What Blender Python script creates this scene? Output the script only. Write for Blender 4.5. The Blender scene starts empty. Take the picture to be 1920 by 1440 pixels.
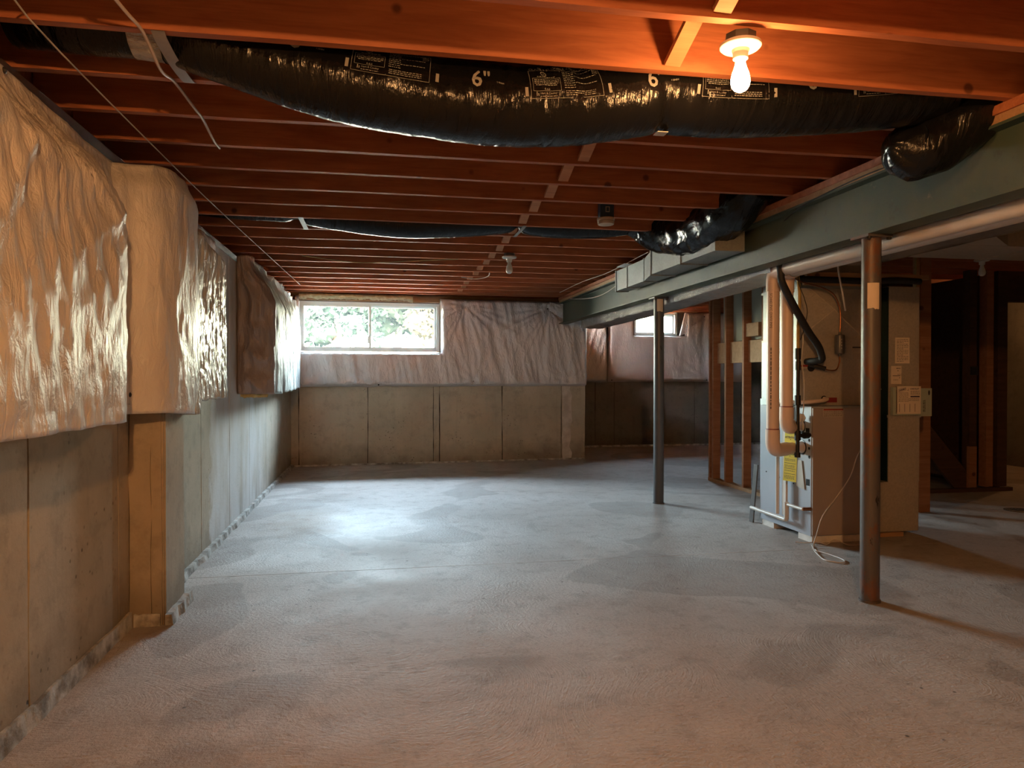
import bpy, math, random
from mathutils import Vector, Matrix, noise

# ------------------------------------------------------------------ camera, world, exposure
sc = bpy.context.scene
COL = sc.collection
cam_d = bpy.data.cameras.new('camera'); cam = bpy.data.objects.new('camera', cam_d); COL.objects.link(cam)
cam_d.sensor_width = 36.0
cam_d.lens = 1360.0 / 1920.0 * 36.0
cam_d.clip_end = 300
YAW = math.atan(248 / 1360.0); PITCH = -math.atan(14 / 1360.0)
cam.location = (0, 0, 1.233)
cam.rotation_euler = (math.pi / 2 + PITCH, 0, -YAW)
sc.camera = cam

SKY = 44.0
world = bpy.data.worlds.new('overcast_sky'); sc.world = world; world.use_nodes = True
wn = world.node_tree.nodes; wl = world.node_tree.links
bg = wn['Background']; bg.inputs[1].default_value = SKY
skn = wn.new('ShaderNodeTexSky'); skn.sky_type = 'NISHITA'; skn.sun_disc = False
skn.sun_elevation = math.radians(50); skn.sun_rotation = math.radians(180); skn.dust_density = 5.0
wb_ = wn.new('ShaderNodeMix'); wb_.data_type = 'RGBA'; wb_.blend_type = 'MULTIPLY'; wb_.inputs[0].default_value = 1.0
wb_.inputs[7].default_value = (1.24, 1.05, .80, 1)      # white balance
wl.new(skn.outputs[0], wb_.inputs[6]); wl.new(wb_.outputs[2], bg.inputs[0])

vs = sc.view_settings
vs.view_transform = 'Standard'; vs.look = 'None'; vs.gamma = 1.0; vs.use_curve_mapping = False
vs.exposure = 0.47
try:
    sc.cycles.use_denoising = True
    sc.cycles.adaptive_threshold = .04; sc.cycles.max_bounces = 8; sc.cycles.diffuse_bounces = 4; sc.cycles.glossy_bounces = 3
    sc.cycles.transparent_max_bounces = 12
    sc.cycles.sample_clamp_indirect = 8.0
    sc.cycles.caustics_reflective = False; sc.cycles.caustics_refractive = False
except Exception:
    pass

BULB_COL = (1.0, 0.475, 0.165)
BULB_NEAR = 225.0      # radiance of the lit bulb in view
BULB_REAR_FILL = 2400.0     # added fill bulb, unseen behind the viewer, warms the near wall
BULB_SIDE = 230.0      # bulb of the side room

def portal(name, loc, rot, sx, sy):
    d = bpy.data.lights.new(name, 'AREA'); d.shape = 'RECTANGLE'; d.size = sx; d.size_y = sy
    o = bpy.data.objects.new(name, d); COL.objects.link(o); o.location = loc; o.rotation_euler = rot
    d.cycles.is_portal = True
    return o
WA = math.atan(0.055)      # the back wall stands a little askew
portal('window_daylight_portal', (-0.12 , 10.44, 1.93), (math.pi / 2, 0, WA + math.pi), 1.95, 0.72)
portal('window_daylight_portal', (4.82, 12.50, 2.18), (math.pi / 2, 0, math.pi), 0.80, 0.42)

# ------------------------------------------------------------------ mesh helpers
ORG = {}
def V(*a): return Vector(a)

class MB:
    def __init__(s): s.v = []; s.f = []
    def add(s, vs_, fs):
        b = len(s.v); s.v += [Vector(p) for p in vs_]; s.f += [tuple(b + i for i in f) for f in fs]; return s
    def box(s, x0, x1, y0, y1, z0, z1):
        vs_ = [(x, y, z) for z in (z0, z1) for y in (y0, y1) for x in (x0, x1)]
        return s.add(vs_, [(0, 2, 3, 1), (4, 5, 7, 6), (0, 1, 5, 4), (2, 6, 7, 3), (0, 4, 6, 2), (1, 3, 7, 5)])
    def obox(s, c, ax, ay, az):           # centre and three half axis vectors
        c = Vector(c); ax = Vector(ax); ay = Vector(ay); az = Vector(az)
        vs_ = [c + ax * i + ay * j + az * k for k in (-1, 1) for j in (-1, 1) for i in (-1, 1)]
        return s.add(vs_, [(0, 2, 3, 1), (4, 5, 7, 6), (0, 1, 5, 4), (2, 6, 7, 3), (0, 4, 6, 2), (1, 3, 7, 5)])
    def bar(s, a, b, w, t, up=(0, 0, 1)):  # board from a to b
        a = Vector(a); b = Vector(b); d = (b - a); L = d.length; d.normalize()
        side = d.cross(Vector(up))
        if side.length < 1e-4: side = d.cross(Vector((1, 0, 0)))
        side.normalize(); u = side.cross(d)
        return s.obox((a + b) / 2, d * L / 2, side * w / 2, u * t / 2)
    def tube(s, pts, r, n=10, caps=True):
        pts = [Vector(p) for p in pts]; N = len(pts)
        rs = r if isinstance(r, (list, tuple)) else [r] * N
        ref = None; rings = []
        for i, p in enumerate(pts):
            t = (pts[min(i + 1, N - 1)] - pts[max(i - 1, 0)])
            if t.length < 1e-9: t = Vector((0, 0, 1))
            t.normalize()
            if ref is None:
                ref = Vector((0, 0, 1)) if abs(t.z) < .9 else Vector((1, 0, 0))
                ref = (ref - t * ref.dot(t)).normalized()
            else:
                q = ref - t * ref.dot(t)
                ref = q.normalized() if q.length > 1e-6 else ref
            bi = t.cross(ref)
            rings.append([p + (ref * math.cos(2 * math.pi * k / n) + bi * math.sin(2 * math.pi * k / n)) * rs[i] for k in range(n)])
        vs_ = [q for rg in rings for q in rg]; fs = []
        for i in range(N - 1):
            for k in range(n):
                a = i * n + k; b = i * n + (k + 1) % n
                fs.append((a, b, b + n, a + n))
        if caps:
            fs.append(tuple(range(n - 1, -1, -1))); fs.append(tuple((N - 1) * n + k for k in range(n)))
        return s.add(vs_, fs)
    def lathe(s, c, prof, n=24, axis=(0, 0, 1)):
        c = Vector(c); ax = Vector(axis).normalized()
        e = Vector((1, 0, 0)) if abs(ax.x) < .9 else Vector((0, 1, 0))
        e1 = (e - ax * e.dot(ax)).normalized(); e2 = ax.cross(e1)
        vs_ = []; fs = []
        for r, z in prof:
            for k in range(n):
                a = 2 * math.pi * k / n
                vs_.append(c + ax * z + (e1 * math.cos(a) + e2 * math.sin(a)) * max(r, 1e-4))
        for i in range(len(prof) - 1):
            for k in range(n):
                a = i * n + k; b = i * n + (k + 1) % n
                fs.append((a, b, b + n, a + n))
        fs.append(tuple(range(n - 1, -1, -1))); fs.append(tuple((len(prof) - 1) * n + k for k in range(n)))
        return s.add(vs_, fs)
    def prism(s, poly, O, a, b, n, t):     # outline in the plane (a, b) at O, thickened by t along n
        O = Vector(O); a = Vector(a); b = Vector(b); n = Vector(n); m = len(poly)
        fr = [O + a * p[0] + b * p[1] + n * t for p in poly]; bk = [O + a * p[0] + b * p[1] for p in poly]
        fs = [tuple(range(m)), tuple(range(2 * m - 1, m - 1, -1))]
        for i in range(m):
            j = (i + 1) % m; fs.append((i, m + i, m + j, j))
        return s.add(fr + bk, fs)
    def grid(s, P, nu, nv):
        vs_ = [P(i / nu, j / nv) for j in range(nv + 1) for i in range(nu + 1)]
        w = nu + 1
        return s.add(vs_, [(j * w + i, j * w + i + 1, (j + 1) * w + i + 1, (j + 1) * w + i) for j in range(nv) for i in range(nu)])
    def shell(s, P, B, nu, nv):            # front grid P, back grid B, closed round the border
        w = nu + 1
        f = [P(i / nu, j / nv) for j in range(nv + 1) for i in range(nu + 1)]
        vs_ = list(f); fs = [(j * w + i, j * w + i + 1, (j + 1) * w + i + 1, (j + 1) * w + i) for j in range(nv) for i in range(nu)]
        bord = [(i, 0) for i in range(nu)] + [(nu, j) for j in range(nv)] + [(nu - i, nv) for i in range(nu)] + [(0, nv - j) for j in range(nv)]
        off = len(vs_)
        vs_ += [B(i / nu, j / nv) for i, j in bord]
        m = len(bord)
        for k in range(m):
            k2 = (k + 1) % m
            i, j = bord[k]; i2, j2 = bord[k2]
            fs.append((j * w + i, off + k, off + k2, j2 * w + i2))
        fs.append(tuple(off + m - 1 - k for k in range(m)))
        return s.add(vs_, fs)
    def build(s, name, mat, parent=None, smooth=False, base=None):
        me = bpy.data.meshes.new(name)
        if parent is not None: org = ORG[parent]
        elif base is not None: org = Vector(base)
        else:
            xs = [p.x for p in s.v]; ys = [p.y for p in s.v]
            org = Vector(((min(xs) + max(xs)) / 2, (min(ys) + max(ys)) / 2, min(p.z for p in s.v)))
        me.from_pydata([tuple(p - org) for p in s.v], [], s.f)
        me.update(calc_edges=True)
        o = bpy.data.objects.new(name, me); COL.objects.link(o); me.materials.append(mat)
        if parent is not None: o.parent = parent
        else: o.location = org
        ORG[o] = org
        if smooth:
            me.polygons.foreach_set('use_smooth', [True] * len(me.polygons))
            if smooth != 'all':
                try: me.set_sharp_from_angle(angle=math.radians(40))
                except Exception: pass
        return o

def thing(name, label, cat, loc, group=None):
    o = bpy.data.objects.new(name, None); COL.objects.link(o); o.empty_display_size = .1
    o.location = loc; ORG[o] = Vector(loc); o['label'] = label; o['category'] = cat
    if group: o['group'] = group
    return o
def tag(o, label, cat, group=None, kind=None):
    o['label'] = label; o['category'] = cat
    if group: o['group'] = group
    if kind: o['kind'] = kind
    return o
def struct(o, label=None, cat=None):
    o['kind'] = 'structure'
    if label: o['label'] = label
    if cat: o['category'] = cat
    return o
def catmull(pts, n=8):
    P = [Vector(p) for p in pts]; P = [P[0] * 2 - P[1]] + P + [P[-1] * 2 - P[-2]]; out = []
    for i in range(1, len(P) - 2):
        a, b, c, d = P[i - 1:i + 3]
        for k in range(n):
            t = k / n
            out.append(.5 * ((2 * b) + (c - a) * t + (2 * a - 5 * b + 4 * c - d) * t * t + (3 * b - a - 3 * c + d) * t ** 3))
    out.append(P[-2]); return out
def sm(a, b, x):
    t = min(1, max(0, (x - a) / (b - a))); return t * t * (3 - 2 * t)
def lerp(a, b, t): return a + (b - a) * t
def pw(tab, x):
    if x <= tab[0][0]: return tab[0][1]
    for (a, fa), (b, fb) in zip(tab, tab[1:]):
        if x <= b: return lerp(fa, fb, sm(a, b, x))
    return tab[-1][1]
def nz(x, y=0., z=0.): return noise.noise(Vector((x, y, z)))
def ridge(x, y=0., z=0.): return 1 - abs(noise.noise(Vector((x, y, z)))) * 2.2

# ------------------------------------------------------------------ materials
class NM:
    def __init__(s, name):
        s.m = bpy.data.materials.new(name); s.m.use_nodes = True; s.t = s.m.node_tree
        s.b = s.t.nodes['Principled BSDF']; s.out = s.t.nodes['Material Output']
    def n(s, typ, **kw):
        nd = s.t.nodes.new(typ)
        for k, v in kw.items(): setattr(nd, k, v)
        return nd
    def l(s, a, b): s.t.links.new(a, b)
    def coord(s, kind='Object', scale=(1, 1, 1), rnd=False):
        if kind == 'World': src = s.n('ShaderNodeNewGeometry').outputs['Position']
        else: src = s.n('ShaderNodeTexCoord').outputs[kind]
        if rnd:
            oi = s.n('ShaderNodeObjectInfo'); mu = s.n('ShaderNodeVectorMath', operation='SCALE')
            cb = s.n('ShaderNodeCombineXYZ')
            for i in range(3): s.l(oi.outputs['Random'], cb.inputs[i])
            s.l(cb.outputs[0], mu.inputs[0]); mu.inputs['Scale'].default_value = 37.0
            ad = s.n('ShaderNodeVectorMath', operation='ADD'); s.l(src, ad.inputs[0]); s.l(mu.outputs[0], ad.inputs[1]); src = ad.outputs[0]
        mp = s.n('ShaderNodeMapping'); s.l(src, mp.inputs[0]); mp.inputs['Scale'].default_value = scale
        return mp.outputs[0]
    def noise(s, vec, scale, detail=4, rough=.55, dist=0):
        nd = s.n('ShaderNodeTexNoise'); s.l(vec, nd.inputs['Vector'])
        nd.inputs['Scale'].default_value = scale; nd.inputs['Detail'].default_value = detail
        nd.inputs['Roughness'].default_value = rough; nd.inputs['Distortion'].default_value = dist
        return nd.outputs[0]
    def ramp(s, fac, stops):
        r = s.n('ShaderNodeValToRGB'); s.l(fac, r.inputs[0]); e = r.color_ramp.elements
        while len(e) < len(stops): e.new(.5)
        for el, (p, c) in zip(e, stops):
            el.position = p; el.color = (*c, 1) if len(c) == 3 else c
        return r.outputs[0]
    def rampv(s, fac, a, b):
        r = s.n('ShaderNodeMapRange'); s.l(fac, r.inputs[0]); r.inputs[1].default_value = a; r.inputs[2].default_value = b
        return r.outputs[0]
    def mix(s, fac, a, b, mode='MIX'):
        nd = s.n('ShaderNodeMix', data_type='RGBA', blend_type=mode)
        for sock, v in ((nd.inputs[0], fac), (nd.inputs[6], a), (nd.inputs[7], b)):
            if hasattr(v, 'links'): s.l(v, sock)
            elif isinstance(v, (int, float)): sock.default_value = v
            else: sock.default_value = (*v, 1)
        return nd.outputs[2]
    def math(s, op, a, b=0.):
        nd = s.n('ShaderNodeMath', operation=op)
        for i, v in enumerate((a, b)):
            if hasattr(v, 'links'): s.l(v, nd.inputs[i])
            else: nd.inputs[i].default_value = v
        return nd.outputs[0]
    def bump(s, h, strength=.4, dist=.01, prev=None):
        nd = s.n('ShaderNodeBump'); s.l(h, nd.inputs['Height']); nd.inputs['Strength'].default_value = strength; nd.inputs['Distance'].default_value = dist
        if prev is not None: s.l(prev, nd.inputs['Normal'])
        return nd.outputs[0]
    def fin(s, col=None, rough=None, normal=None, metal=None, spec=None):
        for key, v in (('Base Color', col), ('Roughness', rough), ('Normal', normal), ('Metallic', metal), ('Specular IOR Level', spec)):
            if v is None: continue
            if hasattr(v, 'links'): s.l(v, s.b.inputs[key])
            elif isinstance(v, (int, float)): s.b.inputs[key].default_value = v
            else: s.b.inputs[key].default_value = (*v, 1)
        return s.m

def plain(name, c1, c2=None, scale=6, rough=.6, metal=0., bump=0., bscale=60, stretch=(1, 1, 1), spec=.5, kind='Object', rnd=False, dist=.004):
    M = NM(name); c2 = c2 or tuple(x * .75 for x in c1)
    vec = M.coord(kind, stretch, rnd)
    col = M.mix(M.rampv(M.noise(vec, scale), .35, .65), c1, c2)
    nrm = M.bump(M.noise(vec, bscale, 3), bump, dist) if bump else None
    return M.fin(col, rough, nrm, metal, spec)

def wood(name, light, dark, knot=(.05, .015, .008), scale=1.0, rough=.62):
    M = NM(name)
    v = M.coord('Object', (1.1 * scale, 9 * scale, 9 * scale), True)
    g1 = M.noise(v, 2.2, 5, .6, .6)
    v2 = M.coord('Object', (2.2 * scale, 60 * scale, 60 * scale), True)
    g2 = M.noise(v2, 2.0, 3)
    col = M.mix(M.rampv(g1, .3, .7), light, dark)
    col = M.mix(M.math('MULTIPLY', M.rampv(g2, .5, .8), .35), col, tuple(x * .55 for x in dark))
    vk = M.coord('Object', (3.6 * scale, 3.6 * scale, 3.6 * scale), True)
    vo = M.n('ShaderNodeTexVoronoi'); M.l(vk, vo.inputs['Vector']); vo.inputs['Scale'].default_value = 1.0; vo.inputs['Randomness'].default_value = 1.0
    k = M.rampv(vo.outputs['Distance'], .098, .06)
    col = M.mix(M.math('MULTIPLY', k, .75), col, knot)
    return M.fin(col, rough, M.bump(g2, .12, .003), spec=.35)

m_joist = wood('joist_wood', (.52, .185, .080), (.35, .108, .045), knot=(.07, .018, .01))
m_bridge = wood('bridging_wood', (.62, .31, .16), (.48, .22, .11))
m_stud = wood('stud_wood', (.40, .19, .095), (.28, .12, .055))
m_pine = wood('plate_wood', (.50, .30, .16), (.38, .21, .10))
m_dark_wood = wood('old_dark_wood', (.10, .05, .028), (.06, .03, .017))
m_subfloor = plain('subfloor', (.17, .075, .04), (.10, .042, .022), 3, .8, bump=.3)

def concrete(name, base, dark, warm, world_features=None):
    M = NM(name)
    v = M.coord('World')
    n1 = M.noise(v, 1.6, 6, .62)
    col = M.mix(M.rampv(n1, .32, .68), base, dark)
    n2 = M.noise(v, .55, 3)
    col = M.mix(M.math('MULTIPLY', M.rampv(n2, .45, .7), .45), col, warm)
    n5 = M.noise(v, 8.5, 6, .7)
    col = M.mix(M.math('MULTIPLY', M.rampv(n5, .5, .72), .5), col, tuple(x * .62 for x in dark))
    # vertical run marks
    vr = M.coord('World', (14, 14, .9)); n3 = M.noise(vr, 1.0, 4, .6)
    col = M.mix(M.math('MULTIPLY', M.rampv(n3, .56, .72), .16), col, tuple(x * .55 for x in dark))
    # air holes and dark spots, thicker low down on the wall
    sp = M.n('ShaderNodeSeparateXYZ'); M.l(v, sp.inputs[0])
    vo = M.n('ShaderNodeTexVoronoi'); M.l(v, vo.inputs['Vector']); vo.inputs['Scale'].default_value = 22
    pit = M.rampv(vo.outputs['Distance'], .22, .12)
    area = M.rampv(M.noise(v, 2.3, 3), .50, .66)
    low = M.rampv(sp.outputs[2], 1.0, 0.05)
    pit = M.math('MULTIPLY', pit, M.math('MULTIPLY', area, M.math('ADD', M.math('MULTIPLY', low, .6), .4)))
    col = M.mix(pit, col, (.045, .035, .025))
    # damp brown stain with a ragged top
    edge = M.math('ADD', sp.outputs[2], M.math('MULTIPLY', M.noise(v, 3.0, 5), -.55))
    col = M.mix(M.math('MULTIPLY', M.rampv(edge, .02, -.28), .55), col, (.10, .072, .045))
    if world_features: col = world_features(M, v, sp, col)
    h = M.noise(v, 38, 5, .6)
    nr = M.bump(h, .35, .006); nr = M.bump(pit, .5, -.004, nr)
    return M.fin(col, .85, nr, spec=.25)

def left_feat(M, v, sp, col):
    # paler tone with a ragged edge on the middle panels
    wob = M.math('MULTIPLY', M.math('SUBTRACT', M.noise(v, 4.0, 4), .5), .35)
    y = M.math('ADD', sp.outputs[1], wob)
    a = M.math('MULTIPLY', M.rampv(y, 5.45, 5.52), M.rampv(y, 8.4, 7.3))
    vr = M.coord('World', (2.2, 2.2, .8)); st = M.rampv(M.noise(vr, 1.6, 5), .22, .55)
    return M.mix(M.math('MULTIPLY', a, M.math('MULTIPLY', st, .8)), col, (.72, .71, .70))
m_conc_left = concrete('concrete_left', (.54, .46, .35), (.42, .35, .25), (.50, .39, .24), left_feat)
m_conc_back = concrete('concrete_back', (.66, .62, .51), (.52, .48, .38), (.56, .49, .34))
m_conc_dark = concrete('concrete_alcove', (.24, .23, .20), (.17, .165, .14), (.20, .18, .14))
m_seam = plain('stained_joint_concrete', (.10, .085, .065), (.05, .042, .032), 6, .95, bump=.5, kind='World')
m_mortar = plain('mortar_patch', (.80, .76, .70), (.60, .56, .50), 9, .9, bump=.6, bscale=30, kind='World')
m_base = plain('drain_strip', (.62, .61, .57), (.20, .18, .15), 11, .85, bump=.8, bscale=24, kind='World', dist=.01)

def floor_mat():
    M = NM('floor_concrete'); v = M.coord('World')
    n1 = M.noise(v, .9, 6, .6, .4)
    col = M.mix(M.rampv(n1, .3, .7), (.54, .495, .455), (.42, .375, .335))
    n2 = M.noise(v, .38, 3, .5, .8)
    col = M.mix(M.math('MULTIPLY', M.rampv(n2, .5, .62), .55), col, (.59, .56, .53))
    # damp patches with clear outlines
    n4 = M.noise(v, .75, 2, .4, 1.2)
    pt = M.math('MULTIPLY', M.rampv(n4, .565, .59), .5)
    col = M.mix(pt, col, (.27, .235, .205))
    n3 = M.noise(v, 7, 4, .7)
    col = M.mix(M.math('MULTIPLY', M.rampv(n3, .5, .7), .55), col, (.27, .225, .19))
    n6 = M.noise(v, 46, 4, .7)
    col = M.mix(M.math('MULTIPLY', M.rampv(n6, .5, .7), .42), col, (.29, .245, .21))
    # rust-coloured stain by the left wall
    sp = M.n('ShaderNodeVectorMath', operation='DISTANCE'); mp = M.coord('World', (1, .55, 1)); M.l(mp, sp.inputs[0]); sp.inputs[1].default_value = (-.62, 6.35 * .55, 0)
    dd = M.math('ADD', sp.outputs['Value'], M.math('MULTIPLY', M.math('SUBTRACT', M.noise(v, 5, 4), .5), .5))
    col = M.mix(M.math('MULTIPLY', M.rampv(dd, .42, .12), .5), col, (.33, .22, .12))
    # small dirt
    vo = M.n('ShaderNodeTexVoronoi'); M.l(v, vo.inputs['Vector']); vo.inputs['Scale'].default_value = 11
    dirt = M.math('MULTIPLY', M.rampv(vo.outputs['Distance'], .1, .05), M.rampv(M.noise(v, 3.1, 2), .52, .6))
    col = M.mix(dirt, col, (.09, .075, .06))
    # trowel marks: thin sweeps in patches of different direction
    ca = M.noise(v, .55, 1); an = M.math('MULTIPLY', ca, 5.0)
    rot = M.n('ShaderNodeVectorRotate', rotation_type='Z_AXIS'); M.l(v, rot.inputs['Vector']); M.l(an, rot.inputs['Angle'])
    sc_ = M.n('ShaderNodeMapping'); M.l(rot.outputs[0], sc_.inputs[0]); sc_.inputs['Scale'].default_value = (5, 46, 1)
    tw = M.noise(sc_.outputs[0], 1.0, 3, .6)
    nr = M.bump(tw, .55, .006); nr = M.bump(M.noise(v, 55, 4, .65), .75, .008, nr); nr = M.bump(M.noise(v, 2.4, 4), .3, .02, nr)
    ro = M.n('ShaderNodeMapRange'); M.l(n1, ro.inputs[0]); ro.inputs[1].default_value = .3; ro.inputs[2].default_value = .7; ro.inputs[3].default_value = .56; ro.inputs[4].default_value = .78
    return M.fin(col, ro.outputs[0], nr, spec=.32)
m_floor = floor_mat()

def poly(name, c1, c2, rough=.3, crinkle=.5, weave=True):
    M = NM(name); v = M.coord('World')
    col = M.mix(M.rampv(M.noise(v, 2.2, 4), .35, .7), c1, c2)
    vv = M.coord('World', (9, 9, 3.2)); h = M.noise(vv, 2.2, 5, .6, .7)
    nr = M.bump(h, crinkle, .03)
    if weave: nr = M.bump(M.noise(M.coord('World', (120, 120, 190)), 1.0, 2), .14, .004, nr)
    nr = M.bump(M.noise(v, 26, 4, .6), .22, .008, nr)
    return M.fin(col, rough, nr, spec=.6)
m_poly = poly('white_poly_sheet', (.70, .66, .63), (.60, .54, .50), .34)
m_poly_back = poly('white_poly_matt', (.82, .84, .88), (.75, .76, .79), .46, .7)
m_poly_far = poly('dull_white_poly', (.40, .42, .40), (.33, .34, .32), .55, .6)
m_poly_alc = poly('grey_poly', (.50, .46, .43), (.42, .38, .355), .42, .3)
m_foil_poly = poly('silvery_poly', (.62, .62, .58), (.5, .5, .46), .2, .9)
m_kraft = poly('brown_grey_facing', (.36, .295, .275), (.28, .225, .21), .42, .8)
m_fibre = plain('yellow_glass_fibre', (.62, .50, .24), (.46, .33, .12), 20, .95, bump=1, bscale=70)
m_fibre_w = plain('pale_glass_fibre', (.80, .74, .50), (.62, .52, .30), 20, .95, bump=1, bscale=70)
m_pink = plain('red_fibre', (.30, .08, .05), (.18, .04, .03), 20, .95, bump=1, bscale=70)

def blackfilm():
    M = NM('black_plastic_film')
    v = M.coord('World', (16, 3.5, 3.5)); h = M.noise(v, 1.3, 4, .55, .5)
    nr = M.bump(h, .7, .02)
    nr = M.bump(M.noise(M.coord('World', (4, 4, 4)), 2.0, 5, .6), .35, .02, nr)
    return M.fin((.006, .006, .0065), .22, nr, spec=.36)
m_film = blackfilm()
m_print = plain('duct_print', (.33, .32, .30), (.28, .27, .25), 8, .5)
def galv(name, c, rough, met=.75):
    M = NM(name); v = M.coord('World')
    vo = M.n('ShaderNodeTexVoronoi'); M.l(v, vo.inputs['Vector']); vo.inputs['Scale'].default_value = 75
    bw = M.n('ShaderNodeRGBToBW'); M.l(vo.outputs['Color'], bw.inputs[0])
    col = M.mix(M.rampv(bw.outputs[0], .2, .8), c, tuple(x * .88 for x in c))
    col = M.mix(M.math('MULTIPLY', M.rampv(M.noise(v, 3, 4), .5, .75), .4), col, tuple(x * .5 for x in c))
    return M.fin(col, rough, M.bump(M.noise(v, 3, 2), .12, .02), met)
m_galv = galv('galvanized_sheet', (.34, .36, .345), .5, .5)
m_galv_d = galv('weathered_sheet', (.50, .44, .36), .5, .25)
m_galv_c = galv('creased_sheet', (.66, .58, .46), .45, .25)
M_ = NM('aluminium_foil'); v_ = M_.coord('World')
m_foil = M_.fin((.62, .61, .60), .26, M_.bump(M_.noise(M_.coord('World', (6, 26, 6)), 1.6, 5, .7, .8), .85, .03), .92)
def beampaint():
    M = NM('green_primer'); v = M.coord('World')
    col = M.mix(M.rampv(M.noise(v, 2.2, 5, .6), .35, .65), (.055, .085, .064), (.085, .096, .062))
    col = M.mix(M.math('MULTIPLY', M.rampv(M.noise(v, 9, 5, .7), .6, .72), .7), col, (.05, .045, .035))
    col = M.mix(M.math('MULTIPLY', M.rampv(M.noise(v, 21, 4, .7), .66, .74), .6), col, (.20, .17, .11))
    return M.fin(col, .5, M.bump(M.noise(v, 30, 4), .15, .004), .0, .4)
m_beam = beampaint()
def postpaint():
    M = NM('post_paint'); v = M.coord('World', (1, 1, .55))
    col = M.mix(M.rampv(M.noise(v, 3, 4), .35, .65), (.115, .105, .10), (.09, .075, .068))
    rust = M.rampv(M.noise(v, 9.0, 8, .7), .50, .60)
    col = M.mix(M.math('MULTIPLY', rust, .8), col, (.17, .062, .024))
    chip = M.rampv(M.noise(M.coord('World', (3, 3, 1)), 6.5, 4, .7), .655, .68)
    col = M.mix(chip, col, (.02, .014, .012))
    return M.fin(col, .42, M.bump(rust, .3, .002), 0., .5)
m_post = postpaint()
M_ = NM('post_grey_paint'); v_ = M_.coord('World')
m_post2 = M_.fin(M_.mix(M_.rampv(M_.noise(v_, 7, 5, .7), .62, .7), (.085, .085, .088), (.02, .015, .012)), .4, None, 0., .5)
m_pvc = plain('pvc_pipe', (.84, .66, .55), (.78, .60, .50), 3, .38)
m_pvc_w = plain('white_pvc', (.70, .64, .57), (.60, .54, .47), 4, .4)
m_furn_side = plain('cabinet_paint_window_lit', (.42, .45, .50), (.38, .41, .455), 3, .36, bump=.05)  # cool window light painted into the cabinet's side colour
m_furn_front = plain('cabinet_paint_warm_lit', (.38, .31, .265), (.34, .275, .235), 3, .38, bump=.05)  # same cabinet, warm light painted into the door colour
m_black = plain('black_rubber', (.014, .013, .012), (.02, .018, .016), 10, .6, bump=.3, bscale=90)
m_iron = plain('black_iron', (.02, .018, .017), (.035, .03, .026), 12, .45, .3)
m_copper = plain('copper', (.40, .17, .08), (.28, .12, .06), 12, .35, .9)
m_grey_metal = plain('painted_grey_metal', (.13, .12, .11), (.10, .09, .08), 9, .35, .2)
m_yellow = plain('yellow_flex', (.55, .36, .08), (.45, .28, .06), 12, .45)
m_tagy = plain('yellow_tag', (.78, .62, .03), (.66, .47, .02), 6, .5)
m_ink = plain('ink', (.02, .018, .016), None, 6, .6)
m_inkg = plain('grey_ink', (.16, .13, .11), None, 6, .7)
m_inkp = plain('purple_ink', (.05, .03, .07), None, 6, .7)
m_paper = plain('paper', (.80, .68, .53), (.72, .60, .46), 5, .8)
m_paper_g = plain('pale_green_card', (.40, .45, .36), (.35, .40, .31), 5, .8)
m_red = plain('red_label', (.30, .03, .025), None, 6, .5)
m_label = plain('cream_label', (.50, .42, .34), None, 6, .5)
m_white = plain('white_vinyl', (.88, .90, .89), (.85, .87, .86), 4, .35)
_t = m_white.node_tree; _tr = _t.nodes.new('ShaderNodeBsdfTranslucent'); _tr.inputs[0].default_value = (.8, .92, .92, 1)
_mx = _t.nodes.new('ShaderNodeMixShader'); _mx.inputs[0].default_value = .12
_t.links.new(_t.nodes['Principled BSDF'].outputs[0], _mx.inputs[1]); _t.links.new(_tr.outputs[0], _mx.inputs[2]); _t.links.new(_mx.outputs[0], _t.nodes['Material Output'].inputs[0])
m_porc = plain('white_porcelain', (.80, .77, .70), (.76, .73, .66), 4, .3)
m_cable = plain('white_cable', (.60, .47, .36), (.52, .40, .30), 9, .5)
m_wire = plain('white_wire', (.66, .60, .52), (.56, .50, .43), 9, .5)
m_string = plain('pale_string', (.62, .55, .46), None, 9, .8)
m_ywire = plain('yellow_wire', (.42, .36, .16), None, 9, .6)
m_strap = plain('grey_strap', (.34, .32, .31), (.27, .25, .24), 8, .4, .3)
m_bluebox = plain('blue_outlet_box', (.025, .055, .095), None, 8, .5)
m_cream = plain('cream_plastic', (.60, .47, .34), (.54, .42, .30), 8, .45)
m_green_board = plain('green_drywall', (.42, .44, .36), (.36, .38, .31), 3, .85)
m_void = plain('dark_slot', (.008, .008, .008), None, 5, .9)
m_leafy = None

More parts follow.
